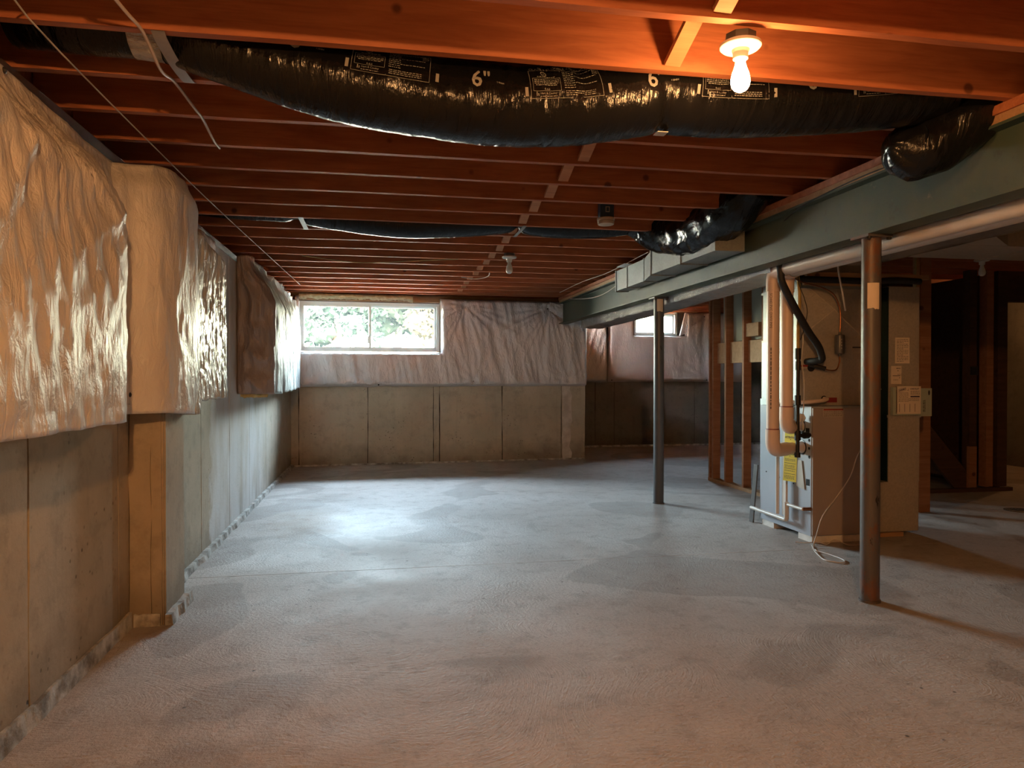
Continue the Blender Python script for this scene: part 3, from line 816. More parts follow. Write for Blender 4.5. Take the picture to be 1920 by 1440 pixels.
pr = MB(); rp = random.Random(4)
def d1map(x0, th0):
    d0 = D1.at_x(x0)
    return lambda a, b: D1.P(d0 + a, th0 + b / DR, .0022)
def print_unit(xc, th):
    fm = d1map(xc, th)
    put_text(pr, '6"', .088, (-.03, -.028), fm, 'l', 0, 1., .0012)
    put_text(pr, '118484', .010, (.066, -.014), fm)
    for bx in (.175, .50): put_rect(pr, bx, bx + .012, -.055, -.022, fm)
    x0, x1 = .196, .478
    put_frame(pr, x0, x1, -.062, .052, .0012, fm)
    put_text(pr, 'CLASS 1 FLEXIBLE AIR DUCT', .0185, (x0 + .004, .056), fm)
    # ring mark
    cx_, cy_ = x0 + .058, .034
    for k in range(16):
        a, b = 2 * math.pi * k / 16, 2 * math.pi * (k + 1) / 16
        pr.add([fm(cx_ + .012 * math.cos(a), cy_ + .012 * math.sin(a)), fm(cx_ + .012 * math.cos(b), cy_ + .012 * math.sin(b)), fm(cx_ + .0098 * math.cos(b), cy_ + .0098 * math.sin(b)), fm(cx_ + .0098 * math.cos(a), cy_ + .0098 * math.sin(a))], [(0, 1, 2, 3)])
    put_text(pr, 'UL', .010, (cx_, cy_ - .004), fm, 'c')
    put_frame(pr, x0 + .010, x0 + .118, -.036, .012, .001, fm)
    for k in range(4): greek(pr, x0 + .016 + .006 * (k == 3), x0 + .112 - .006 * (k == 3), .003 - k * .0062, .0026, fm, rp, .008)
    greek(pr, x0 + .03, x0 + .1, .017, .0028, fm, rp, .008)
    put_text(pr, 'R-6.0', .010, (x0 + .064, -.033), fm, 'c')
    put_text(pr, 'Hart & Cooley', .0105, (x0 + .036, -.047), fm)
    put_rect(pr, x0 + .022, x0 + .025, -.052, -.038, fm); put_rect(pr, x0 + .028, x0 + .031, -.052, -.043, fm)
    greek(pr, x0 + .036, x0 + .098, -.055, .0022, fm, rp, .008)
    put_rect(pr, x0 + .124, x0 + .1252, -.062, .052, fm)
    for k in range(9): greek(pr, x0 + .132, x0 + (.175 if k % 3 else .262), .040 - k * .0085, .0024, fm, rp, .008)
    for k in range(4): greek(pr, x0 + .252, x0 + .276, .042 - k * .0062, .0024, fm, rp, .006)
    for k in range(3): greek(pr, x0 + .135, x0 + .252, -.040 - k * .0065, .0024, fm, rp, .009)
for xc, th in ((-.98, .55), (-.295, .44), (.36, .30), (1.045, .14), (1.72, .13)): print_unit(xc, th)
pr.build('printed_lettering', m_print, fd)
# the bent end over the beam, fatter sleeve hanging in front of it
def r1b(d, th):
    e = D1b.L
    return (.138 * math.sqrt(min(1, max(.05, d / .10))) * (1 - .6 * sm(e - .12, e, d)) + .011 * ridge(d * 5, th * 3.4, 5.) * (.5 + math.exp(-d * 6)) + .009 * nz(d * 11, th * 2.4, 2.) + .004 * nz(d * 24, th * 6))
D1b = Duct([(2.245, 2.90, 2.27), (2.35, 2.905, 2.262), (2.45, 2.87, 2.295), (2.56, 2.815, 2.38), (2.66, 2.80, 2.46), (2.80, 2.80, 2.49)], r1b)
D1b.mesh(90, 40).build('bent_sleeve', m_film, fd, 'all')

def strap_band(y0, y1, x, zt, dip, w, name, parent, mat):
    k = 14; vs_ = []; fs = []
    for i in range(k + 1):
        t = i / k; y = lerp(y0, y1, t); z = zt - dip * math.sin(math.pi * t) ** .55 if dip else zt
        for dx in (-w / 2, w / 2): vs_ += [(x + dx, y, z), (x + dx, y, z - .0015)]
    for i in range(k):
        a = i * 4
        fs += [(a + 1, a + 3, a + 7, a + 5), (a, a + 4, a + 6, a + 2), (a, a + 1, a + 5, a + 4), (a + 2, a + 6, a + 7, a + 3)]
    return MB().add(vs_, fs).build(name, mat, parent)
strap_band(2.585, 3.02, -.722, 2.379, .022, .042, 'hanger_strap', fd, m_strap)
MB().box(1.10, 1.145, 2.77, 2.82, 2.2165, 2.219).build('hanger_tab', m_wire, fd)
def patchP(u, v):
    return D1.P(D1.at_x(-.86) + u * .13, lerp(-2.2, .25, v), .0025 + .002 * nz(u * 14, v * 11))
MB().grid(patchP, 14, 16).build('tape_patch', m_foil, fd, 'all')

b2 = [(-1.30, 2.41), (-1.0, 2.395), (-.65, 2.385), (-.4, 2.35), (-.05, 2.312), (.25, 2.30), (.6, 2.32), (.9, 2.35), (1.07, 2.375), (1.2, 2.352), (1.4, 2.34), (1.64, 2.344), (1.85, 2.365), (2.02, 2.395)]
DR2 = .118
def r2(d, th):
    r = DR2 + .003 * nz(d * 3, th) + .002 * nz(d * 15, th * 2)
    for q in (.70, 2.385): r -= .022 * math.exp(-((d - q) / .05) ** 2) * max(0, .5 - math.sin(th))
    return r
D2 = Duct([(x, 5.65, z + DR2) for x, z in b2], r2, 16)
fd2 = thing('flexible_duct', 'thin far black flexible duct strapped up between the joists', 'duct', (.5, 5.65, 2.33))
D2.mesh(200, 30).build('duct_sleeve', m_film, fd2, 'all')
def r2b(d, th):
    e = D2b.L
    return (.158 * (.6 + .4 * sm(0, .30, d)) * (1 - .3 * sm(e - .3, e, d)) + .012 * ridge(d * 6, th * 3., 7.) * sm(0, .2, d) + .008 * nz(d * 11, th * 2.2, 4.) + .004 * nz(d * 22, th * 5))
D2b = Duct([(1.96, 5.65, 2.50), (2.12, 5.62, 2.45), (2.27, 5.48, 2.375), (2.35, 5.2, 2.33), (2.39, 4.9, 2.345), (2.43, 4.62, 2.42), (2.47, 4.42, 2.50)], r2b, 16)
D2b.mesh(96, 36).build('bent_sleeve', m_film, fd2, 'all')
strap_band(5.42, 5.86, -.56, 2.379, .0, .035, 'hanger_strap', fd2, m_galv)
strap_band(5.42, 5.86, 1.09, 2.379, .0, .028, 'hanger_strap', fd2, m_galv)

# ================================================================== INSULATION BLANKETS
def pins(parent, pts, n, mat=m_iron):
    for p in pts: MB().lathe(p, [(.011, 0), (.011, .004), (.004, .008)], 8, n).build('pin', mat, parent)

# 1 near left sheet
def P1(u, v):
    s_ = u
    y = lerp(0.2, 3.60, u)
    fold = sm(.80, 1.0, u)                       # turns back to the wall in front of the pilaster
    z0 = 1.075 - .02 * u + .045 * sm(.87, .98, u); z1 = 2.225 - .02 * math.sin(u * 9)
    z = lerp(z0, z1, v)
    out = lerp(.245, .205, v) * (1 - sm(.72, 1.0, v) * .86)
    out *= 1 - .72 * fold
    y2 = y
    # creases fanning out from the upper right corner and from a pin at the top
    cx, cz = 3.62, 2.2; dy = cx - y; dz = cz - z; an = math.atan2(dz, dy + .02); rad = math.hypot(dy, dz)
    fan = ridge(an * 5.2, 1.3, rad * .5) * sm(0, .5, rad) * math.exp(-rad * .9)
    px_, pz_ = 2.55, 2.25; an2 = math.atan2(pz_ - z, y - px_); r2_ = math.hypot(pz_ - z, y - px_)
    fan2 = ridge(an2 * 5.0, 7.7) * sm(0, .35, r2_) * math.exp(-r2_ * 1.2)
    w = .030 * fan + .026 * fan2 + .024 * nz(y * 3.1 + z * 1.4, z * .9, 2.) + .010 * ridge(y * 9 + z * 2.2, z * 1.6, 4.) + .004 * nz(y * 22, z * 14)
    w *= (.35 + .65 * sm(0, .08, 1 - v)) * (1 - .4 * fold)
    if v < .04: w += .012 * nz(y * 5)
    return Vector((-1.212 + max(.012, out + w), y2, z + .006 * nz(y * 6, v * 3)))
def B1(u, v):
    p = P1(u, v); return Vector((-1.213, p.y, p.z))
bl = thing('insulation_blanket', 'large near white plastic insulation sheet lit orange, beside the concrete pilaster', 'insulation', (-1.1, 2, 1.06))
MB().shell(P1, B1, 190, 84).build('facing_sheet', m_poly, bl, 'all')
pins(bl, [(-1.12, 3.56, 1.15), (-1.165, 2.55, 2.2)], (1, 0, 0))

# 2 round the pilaster
path2 = catmull([(-1.19, 3.52, 0), (-1.13, 3.60, 0), (-1.02, 3.66, 0), (-.975, 3.76, 0), (-.955, 3.90, 0), (-.955, 4.06, 0), (-.975, 4.2, 0), (-1.01, 4.28, 0)], 10)
def along(path, u):
    t = u * (len(path) - 1); i = min(int(t), len(path) - 2); return path[i].lerp(path[i + 1], t - i), (path[i + 1] - path[i]).normalized()
def P2(u, v):
    p, t = along(path2, u); n = Vector((t.y, -t.x, 0))
    z0 = 1.06 - .03 * sm(.3, .9, u); z1 = 2.20 + .05 * math.sin(u * 2.6)
    z = lerp(z0, z1, v)
    w = .014 * nz(u * 4, z * 1.6, 9.) + .006 * ridge(u * 9, z * 2.6, 1.) + .0025 * nz(u * 30, z * 16, 3.)
    w -= .05 * sm(.9, 1.0, v)
    return p + n * w + Vector((0, 0, z))
def B2(u, v):
    q = P2(u, v)
    if q.y < 3.83: return Vector((max(-1.2, min(q.x - .03, -1.06)), 3.828, q.z))
    return Vector((-1.044, min(q.y, 4.2), q.z))
bl2 = thing('insulation_blanket', 'tan lit insulation sheet wrapped round the concrete pilaster', 'insulation', (-1.0, 3.9, 1.03))
MB().shell(P2, B2, 80, 70).build('facing_sheet', m_poly, bl2, 'all')
pins(bl2, [(-1.145, 3.575, 1.12)], (.8, -.6, 0))

# 3 silvery sheet
def P3(u, v):
    y = lerp(4.10, 5.12, u)
    zb_ = 1.04 + .06 * sm(.08, .14, u) + .012 * nz(u * 6)
    if u < .08: zb_ = 1.03
    zt_ = 2.14 - .05 * u + .03 * nz(u * 3, 5.)
    z = lerp(zb_, zt_, v)
    out = .215 - .02 * u
    if u > .86: out -= .17 * sm(.86, 1., u)
    out *= 1 - .6 * sm(.86, 1.0, v)
    w = .010 * ridge(y * 9 + .3 * z, z * 1.1, 6.) + .010 * nz(y * 8, z * 2.4, 8.) + .006 * ridge(y * 16, z * 5, 1.) + .004 * nz(y * 40, z * 26)
    return Vector((-1.188 + max(.008, out + w), y, z))
bl3 = thing('insulation_blanket', 'silvery crinkled insulation sheet next to the pilaster wrap', 'insulation', (-1.08, 4.6, 1.05))
MB().shell(P3, lambda u, v: Vector((-1.189, P3(u, v).y, P3(u, v).z)), 120, 90).build('facing_sheet', m_foil_poly, bl3, 'all')
def rag(u, v):
    y = lerp(5.04, 5.55, u); zb_ = 1.10 + .10 * nz(u * 7, 2.) + .1 * u
    return Vector((-1.178 + .012 + .018 * ridge(y * 12, v * 3) * (1 - u * .6), y, lerp(zb_, 2.2, v)))
MB().shell(rag, lambda u, v: Vector((-1.189, rag(u, v).y, rag(u, v).z)), 30, 40).build('torn_edge', m_kraft, bl3, 'all')
def tuft(u, v): return Vector((-1.05 - .1 * u + .02 * nz(u * 9, v * 9), 5.0 + .12 * u, 1.09 + .05 * v + .02 * nz(u * 8, v * 5, 4)))
MB().shell(tuft, lambda u, v: tuft(u, v) + Vector((-.03, .02, 0)), 12, 8).build('fibre_tuft', m_fibre, bl3, 'all')

# 4 far left thick batt
def x4(y, z):
    v = (z - 1.08) / 1.15
    out = pw([(6.45, .30), (7.2, .275), (8.2, .24), (9.3, .17), (10.2, .12)], y)
    out *= 1 - .72 * sm(.66, 1.0, v)
    return out
def P4(u, v):
    y = lerp(6.47, 10.16, u); z = lerp(1.085 + .02 * nz(u * 11), 2.25 + .045 * nz(u * 8.5, 3.), v)
    w = .022 * ridge(y * 5, z * .9, 6.) + .016 * nz(y * 5, z * 2, 8.) + .008 * ridge(y * 13, z * 3, 2.)
    if v > .7: w += .035 * ridge(y * 2.6, z * 3.5, 2.) * sm(.7, .85, v)
    return Vector((-1.188 + max(.02, x4(y, z) + w), y, z))
bl4 = thing('insulation_blanket', 'thick bulging insulation batt on the left wall nearest the wide window', 'insulation', (-1.05, 8, 1.08))
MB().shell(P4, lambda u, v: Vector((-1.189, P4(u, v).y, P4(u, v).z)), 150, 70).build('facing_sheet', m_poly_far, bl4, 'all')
def E4(u, v):
    p = P4(0, v); x = lerp(-1.187, p.x + .002, u); z = p.z
    y = 6.465 - .05 * math.sin(u * math.pi) ** .6 * (1 - .5 * sm(.8, 1, v)) - .05 * ridge(u * 2.2, z * 4.2, 3.) * math.sin(u * 3.14) - .02 * ridge(u * 4 + z * 3, z * 5, 5)
    return Vector((x, y, z))
MB().shell(E4, lambda u, v: Vector((E4(u, v).x, 6.468, E4(u, v).z)), 34, 70).build('end_facing', m_kraft, bl4, 'all')
def F4(u, v): return Vector((-1.16 + .22 * u, 6.44 + .10 * v, 1.055 + .03 * v + .014 * nz(u * 9, v * 5)))
MB().shell(F4, lambda u, v: F4(u, v) + Vector((0, 0, .035)), 20, 8).build('fibre_tuft', m_fibre, bl4, 'all')

# 5, 6, 7 pillow-like blankets on flat walls
def pillow(name, label, O, a, n, s0, s1, z0, z1, holes, T, mat, wr, nu, nv, base, edge=.055, cut=None):
    """front sheet over the rectangle minus holes; its borders come back to the wall"""
    us = sorted(set([lerp(s0, s1, i / nu) for i in range(nu + 1)] + [h[k] for h in holes for k in (0, 1) if s0 < h[k] < s1]))
    zs = sorted(set([lerp(z0, z1, j / nv) for j in range(nv + 1)] + [h[k] for h in holes for k in (2, 3) if z0 < h[k] < z1]))
    def dist(s_, z):
        d = min(s_ - s0, s1 - s_, z - z0, z1 - z)
        for h in holes:
            dx = max(h[0] - s_, 0, s_ - h[1]); dz = max(h[2] - z, 0, z - h[3]); d = min(d, math.hypot(dx, dz))
        return max(0, d)
    idx = {}; vs_ = []; fs = []
    def vid(i, j):
        if (i, j) not in idx:
            s_, z = us[i], zs[j]; d = dist(s_, z)
            bul = math.sqrt(max(0, 1 - (1 - min(1, d / edge)) ** 2))
            off = .004 + T * bul + wr(s_, z) * min(1, d / .03)
            if cut and d > edge * .0: off = cut(s_, z, off)
            p = Vector(O) + Vector(a) * s_ + Vector(n) * max(.004, off) + Vector((0, 0, z + (0.012 * nz(s_ * 4.3, 6.) if j == 0 else 0)))
            idx[(i, j)] = len(vs_); vs_.append(p)
        return idx[(i, j)]
    for i in range(len(us) - 1):
        for j in range(len(zs) - 1):
            cs = (us[i] + us[i + 1]) / 2; cz = (zs[j] + zs[j + 1]) / 2
            if any(h[0] < cs < h[1] and h[2] < cz < h[3] for h in holes): continue
            q = (vid(i, j), vid(i + 1, j), vid(i + 1, j + 1), vid(i, j + 1)); fs.append(q)
    if Vector(a).cross(Vector((0, 0, 1))).dot(Vector(n)) < 0: fs = [q[::-1] for q in fs]
    t = thing(name, label, 'insulation', base)
    MB().add(vs_, fs).build('facing_sheet', mat, t, 'all')
    return t
def fanw(s_, z, ps, k=4.5, amp=.03, seed=0.):
    w = 0
    for ps_, pz_ in ps:
        r = math.hypot(s_ - ps_, z - pz_); an = math.atan2(z - pz_, s_ - ps_)
        w += amp * (ridge(math.cos(an) * k * .8, math.sin(an) * k * .8, ps_ * 3 + seed) - .4) * sm(0, .12, r) * math.exp(-r * 2.2) - .05 * math.exp(-(r / .035) ** 2)
    return w
PIN5 = [(bs(1.18), 2.24), (bs(2.42), 2.225), (bs(-.02), 1.118), (bs(1.32), 1.165), (bs(2.74), 1.165), (bs(-1.1), 1.14)]
def wr5(s_, z):
    return fanw(s_, z, PIN5[:2], 5.5, .06) + fanw(s_, z, PIN5[2:], 4.5, .022) + .020 * ridge(s_ * 5.5 + z * 1.1, z * 1.1, 2.) + .014 * nz(s_ * 4, z * 3, 5.) + .013 * ridge(s_ * 12 + z * 2, z * 1.5, 9.)
def cut5(s_, z, off):
    off *= 1 - .35 * sm(1.42, 1.56, z) * (1 - sm(bs(.8), bs(1.0), s_))
    return off
hole5 = [(bs(-1.085), bs(.85), 1.572, 2.6)]
bl5 = pillow('insulation_blanket', 'white quilted insulation blanket pinned on the back wall round the wide window', BO, BA, BN, bs(-1.165), bs(3.03), 1.092, 2.34, hole5, .105, m_poly_back, wr5, 230, 64, (1, 10.3, 1.09), .06)
pins(bl5, [BO + BA * s_ + BN * .075 + Vector((0, 0, z)) for s_, z in PIN5], BN)
# loose top corner flap by the beam
def fl(u, v):
    return BO + BA * bs(2.44 + .27 * u) + BN * (.10 + .06 * u + .03 * math.sin(v * 3) + .012 * nz(u * 6, v * 6)) + Vector((0, 0, lerp(2.07 + .10 * (1 - u), 2.33 - .08 * u, v)))
MB().shell(fl, lambda u, v: fl(u, v) - BN * .012, 18, 14).build('loose_flap', m_poly_back, bl5, 'all')
def wr6(s_, z): return .008 * ridge(s_ * 5, z * .8, 4.) + .012 * nz(s_ * 3, z * 1.4, 1.) + fanw(s_, z, [(3.98, 1.16), (5.75, 1.16), (5.7, 2.3)], 4, .02)
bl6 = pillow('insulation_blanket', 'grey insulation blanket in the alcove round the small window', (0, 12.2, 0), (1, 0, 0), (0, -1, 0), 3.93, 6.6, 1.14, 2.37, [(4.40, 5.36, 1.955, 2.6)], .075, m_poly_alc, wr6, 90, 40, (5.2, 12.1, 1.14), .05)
pins(bl6, [(3.98, 12.13, 1.17), (5.75, 12.13, 1.17), (5.7, 12.13, 2.3), (5.78, 12.13, 2.3)], (0, -1, 0))
MB().prism([(0, 0), (.14, .04), (.17, .38), (.10, .40)], (5.24, 12.16, 1.96), (1, 0, 0), (0, 0, 1), (0, -1, 0), .03).build('folded_edge', m_poly_back, bl6)
def wr7(s_, z): return .014 * ridge(s_ * 8 - z * 2.4, z * .8, 4.) + .01 * nz(s_ * 7, z * 3, 1.)
bl7 = pillow('insulation_blanket', 'narrow shiny insulation strip at the left corner of the alcove', (0, 12.2, 0), (1, 0, 0), (0, -1, 0), 3.04, 3.91, 1.13, 2.25, [], .09, m_foil_poly, wr7, 40, 44, (3.5, 12.1, 1.13), .06)
def fib(u, v): return Vector((3.96 + .36 * u, 12.1 - .05 * math.sin(v * 3) + .02 * nz(u * 8, v * 7), 2.22 + .14 * v + .02 * nz(u * 7, 2.)))
MB().shell(fib, lambda u, v: fib(u, v) + Vector((0, .05, 0)), 14, 8).build('exposed_fibre', m_pink, bl6, 'all')
def wr8(s_, z): return .01 * nz(s_ * 3, z * 2, 3.)
pillow('insulation_blanket', 'dim insulation blanket inside the dark side room at far right', (0, 9.18, 0), (1, 0, 0), (0, -1, 0), 6.9, 8.55, 1.12, 2.3, [], .06, m_kraft, wr8, 20, 20, (7.6, 9.1, 1.12))

# strip of raw fibre above the wide window
def fr_(u, v):
    x = lerp(-1.08, .46, u); z = 2.375 - (.075 + .025 * nz(u * 16, 1.) + .012 * nz(u * 60) + .03 * sm(.93, .98, u)) * (1 - v)
    return BO + BA * bs(x) + BN * (.03 + .035 * math.sin(v * 3.1) + .012 * nz(u * 30, v * 4)) + Vector((0, 0, z))
tag(MB().shell(fr_, lambda u, v: fr_(u, v) - BN * .03, 120, 8).build('fibre_batt', m_fibre_w, None, 'all'), 'ragged strip of pale glass fibre tucked above the wide window', 'insulation')

# ================================================================== LIGHT FIXTURES
def fixture(x, y, label, lit, group=None, box=True):
    t = thing('lamp_holder', label, 'lamp', (x, y, 2.20), group)
    if box: MB().lathe((x, y, 2.352), [(.052, 0), (.052, .028)], 8).build('ceiling_box', m_grey_metal, t)
    MB().lathe((x, y, 2.318), [(.024, 0), (.027, .004), (.029, .012), (.062, .016), (.068, .022), (.068, .031), (.060, .035)], 32).build('base_plate', m_porc, t, True)
    MB().lathe((x, y, 2.300), [(.0245, 0), (.0255, .004), (.0255, .022), (.022, .026)], 24).build('socket', m_porc, t, True)
    prof = [(.001, -.112), (.012, -.110), (.022, -.104), (.029, -.093), (.032, -.080), (.0315, -.068), (.028, -.052), (.022, -.036), (.0175, -.020), (.016, -.004), (.015, .006)]
    MB().lathe((x, y, 2.302), prof, 18).build('bulb', bulbmat('bulb_glass', lit), t, 'all')
    return t
fixture(1.195, 2.272, 'glowing bulb in a white ceiling lamp holder between the near joists', BULB_NEAR)
fixture(1.19, 6.665, 'unlit bulb in a white lamp holder at mid ceiling', 0, None)
fixture(.05, -.60, 'added fill bulb in a lamp holder, unseen behind the viewer', BULB_REAR_FILL, None)
fixture(5.66, 6.02, 'dim unlit bulb in a lamp holder near the stairs', 0)
fixture(7.9, 7.52, 'lit bulb in a lamp holder in the side room', BULB_SIDE)

# detector on a blue box under the far joists
sd = thing('ceiling_detector', 'round cream detector hanging from a blue box on a joist', 'detector', (1.59, 5.0, 2.28))
MB().lathe((1.59, 4.985, 2.315), [(.052, 0), (.058, .004), (.06, .022), (.055, .026), (.062, .03), (.064, .044), (.058, .05)], 28).build('detector_body', m_cream, sd, True)
MB().box(1.54, 1.64, 4.955, 5.015, 2.366, 2.47).build('outlet_box', m_bluebox, sd)
MB().box(1.578, 1.608, 4.952, 4.956, 2.40, 2.44).build('box_label', m_label, sd)
MB().box(1.584, 1.602, 4.9505, 4.953, 2.406, 2.434).build('box_print', m_bluebox, sd)

# ================================================================== CABLES ON THE CEILING
def cable(name, pts, r, mat, label, cat='cable', n=8, seg=6, smoothp=True):
    P_ = catmull(pts, n) if smoothp else pts
    return tag(MB().tube(P_, r, seg).build(name, mat, None, True), label, cat)
cable('flat_cable', [(-.80, 2.15, 2.373), (-.78, 2.45, 2.374), (-.77, 2.60, 2.374), (-.782, 2.84, 2.349), (-.78, 3.01, 2.374), (-.765, 3.26, 2.362), (-.77, 3.42, 2.374), (-.778, 3.68, 2.36), (-.785, 3.84, 2.374)], .0058, m_cable, 'white cable stapled across the near joists at upper left')
cable('long_cord', [(-1.06, 2.2, 2.45), (-1.05, 2.42, 2.40), (-1.09, 2.535, 2.366), (-1.09, 3.93, 2.364), (-1.065, 5.46, 2.362), (-.97, 9.34, 2.372)], .0032, m_string, 'long thin pale cord running under the joists along the left wall', 'cord', 4)
cable('thin_wire', [(2.40, 9.56, 2.37), (2.385, 8.43, 2.366), (2.425, 7.52, 2.355), (2.42, 6.32, 2.372)], .004, m_wire, 'thin white wire along the joists beside the green beam')
cable('draped_wire', [(2.568, 9.62, 2.295), (2.566, 8.9, 2.22), (2.566, 8.3, 2.19), (2.566, 7.75, 2.225), (2.566, 7.4, 2.30)], .005, m_wire, 'white wire sagging across the side of the green beam')
cable('yellow_wire', [(-.72, 7.1, 2.374), (-.2, 7.35, 2.362), (.3, 7.2, 2.368), (.75, 7.05, 2.374)], .004, m_ywire, 'thin yellow wire under the far joists left of the unlit bulb')
cable('wire_loop', [(.92, 8.29, 2.373), (1.05, 8.25, 2.35), (1.15, 8.2, 2.352), (1.2, 8.05, 2.36), (1.19, 7.9, 2.374)], .005, m_wire, 'short white wire loop hanging at the far bridging strips')
cable('beam_wire', [(2.60, 3.1, 2.30), (2.58, 3.4, 2.318), (2.575, 3.75, 2.312), (2.57, 4.1, 2.285), (2.60, 4.35, 2.25)], .004, m_black, 'thin black wire lying along the top of the green beam', 'cable')

# ================================================================== STUD WALL
sw = thing('stud_wall', 'open wooden stud wall with a cross board behind the furnace', 'wall', (3.86, 7.2, 0))
XS = 3.845
MB().box(XS - .005, XS + .089, 5.75, 8.06, 0, .038).build('bottom_plate', m_pine, sw)
MB().box(XS, XS + .089, 5.75, 8.06, 2.342, 2.38).build('top_plate', m_pine, sw)
for y in (8.04, 7.955, 7.64, 7.235, 6.83, 6.425, 6.02): MB().box(XS, XS + .089, y - .019, y + .019, .038, 2.342).build('stud', m_stud, sw)
MB().box(XS + .05, XS + .088, 7.66, 7.935, 1.385, 1.62).build('cross_board', m_pine, sw)
MB().box(XS + .05, XS + .088, 7.256, 7.62, 1.385, 1.62).build('cross_board', m_pine, sw)
MB().box(XS + .05, XS + .088, 6.85, 7.215, 1.385, 1.62).build('cross_board', m_pine, sw)
MB().box(XS + .02, XS + .088, 6.95, 7.215, 1.66, 1.80).build('block', m_pine, sw)
MB().box(XS + .0895, XS + .102, 5.75, 7.86, 1.63, 2.34).build('drywall_sheet', m_green_board, sw)
tag(MB().obox((3.115, 5.665, .245), (.006, 0, .0), (0, .03, .0), (.016, -.01, .245)).build('leaning_board', m_grey_metal), 'grey board leaning against the back corner of the furnace', 'board')

# ================================================================== FURNACE AND PLENUMS
FX0, FX1, FY0, FY1 = 3.135, 3.69, 4.85, 5.60
fu = thing('furnace', 'furnace cabinet, side coloured by cool window light, front door by warm light', 'furnace', (3.41, 5.2, .05))
MB().box(FX0, FX1, FY0 + .022, FY1, .05, 1.01).build('cabinet', m_furn_side, fu)
dr = MB().box(FX0 + .004, FX1 - .004, FY0, FY0 + .022, .06, 1.0).build('front_door', m_furn_front, fu)
MB().box(FX0 - .002, FX0 + .028, FY0 - .004, FY0 + .004, .06, 1.0).build('door_edge', m_furn_front, dr)
MB().box(3.215, 3.385, FY0 - .0025, FY0, .935, .995).build('rating_label', m_label, dr)
MB().box(3.22, 3.38, FY0 - .0032, FY0 - .0026, .983, .993).build('label_band', m_red, dr)
mm = MB(); fm = plane_map((3.222, FY0 - .0032, 0), (1, 0, 0), (0, 0, 1), (0, 0, 0))
for z in (.972, .960, .949, .940): greek(mm, 0, .15, z, .0035, fm, rp, .012)
mm.build('label_print', m_inkg, dr)
MB().box(3.60, 3.625, FY0 - .002, FY0, .885, .91).build('badge', m_ink, dr)
for y, z, hy, hz in ((4.915, .825, .022, .024), (4.91, .445, .022, .024)): MB().box(FX0 - .002, FX0, y - hy, y + hy, z - hz, z + hz).build('knockout', m_void, fu)
for y, z in ((4.895, .76), (4.893, .635), (4.895, .70)): MB().lathe((FX0 - .0005, y, z), [(.011, 0), (.011, .002)], 12, (-1, 0, 0)).build('knockout', m_void, fu)
for y, z in ((5.5, .45), (5.3, .43), (5.1, .41), (5.12, .55)): MB().lathe((FX0, y, z), [(.006, 0), (.006, .003)], 8, (-1, 0, 0)).build('screw', m_iron, fu)
for y, z in ((5.0, .86), (4.985, .70)): MB().lathe((FX0 - .001, y, z), [(.056, 0), (.056, .004), (.046, .006)], 20, (-1, 0, 0)).build('collar', m_iron, fu)
for y0 in (4.87, 5.4): MB().box(FX0 + .01, FX1 - .01, y0, y0 + .18, 0, .05).build('support_block', m_mortar, fu)

cb = thing('coil_cabinet', 'galvanized coil box standing on the furnace', 'cabinet', (3.41, 5.3, 1.01))
MB().box(FX0 - .004, FX1, 5.02, 5.57, 1.012, 1.52).build('case', m_galv_d, cb)
MB().box(FX0 - .0055, FX0 - .004, 5.02, 5.57, 1.05, 1.52).build('side_tint_sheet', m_galv, cb)
MB().box(FX0 - .012, FX0 - .004, 5.012, 5.58, 1.0, 1.05).build('drip_edge', m_galv, cb)
MB().box(3.355, 3.445, 5.017, 5.02, 1.035, 1.072).build('red_sticker', m_red, cb)
MB().box(3.575, 3.66, 5.0175, 5.02, 1.425, 1.462).build('warning_sticker', m_label, cb)
MB().box(3.575, 3.66, 5.017, 5.0176, 1.452, 1.462).build('sticker_band', m_ink, cb)
MB().box(3.585, 3.66, 5.0175, 5.02, 1.365, 1.412).build('warning_sticker', m_label, cb)
MB().lathe((3.18, 5.019, 1.49), [(.022, 0), (.022, .002)], 16, (0, -1, 0)).build('round_seal', m_label, cb)
for x, z in ((3.215, 1.345), (3.225, 1.30)): MB().lathe((x, 5.018, z), [(.03, 0), (.03, .004)], 14, (0, -1, 0)).build('grommet', m_void, cb)
MB().lathe((3.335, 5.019, 1.065), [(.022, 0), (.022, .003)], 14, (0, -1, 0)).build('grommet', m_void, cb)

pl = thing('supply_plenum', 'galvanized supply plenum rising above the coil box with a creased front', 'duct', (3.41, 5.3, 1.52))
# pyramid-creased front
xa, xb_, za, zb_ = FX0, 3.69, 1.522, 1.97; yc = 5.04
mm = MB(); c0 = Vector(((xa + xb_) / 2, yc - .03, (za + zb_) / 2))
q = [Vector((xa, yc, za)), Vector((xb_, yc, za)), Vector((xb_, yc, zb_)), Vector((xa, yc, zb_)), c0]
mm.add(q, [(0, 1, 4), (1, 2, 4), (2, 3, 4), (3, 0, 4)]); mm.build('creased_front', m_galv_d, pl)
for qa, qb in ((3, 4), (4, 1), (0, 4)):
    MB().bar(q[qa] + Vector((0, -.002, 0)), q[qb] + Vector((0, -.002, 0)), .007, .004, (0, -1, 0)).build('crease', m_galv_c, pl)
MB().box(xa, xb_, yc + .0005, 5.56, za, 1.97).build('plenum_body', m_galv, pl)
MB().box(xa - .012, xb_, yc - .02, 5.57, 1.905, 1.925).build('seam', m_galv, pl)
MB().box(xa - .008, xb_, yc - .012, 5.57, 1.515, 1.530).build('seam', m_galv_d, pl)
MB().box(3.05, 3.69, 5.06, 5.56, 1.972, 2.34).build('top_boot', m_galv_d, pl)
tag(MB().box(3.16, 4.2, 4.97, 5.005, 1.985, 2.02).build('support_lath', m_pine), 'narrow wooden lath crossing above the supply plenum', 'board')
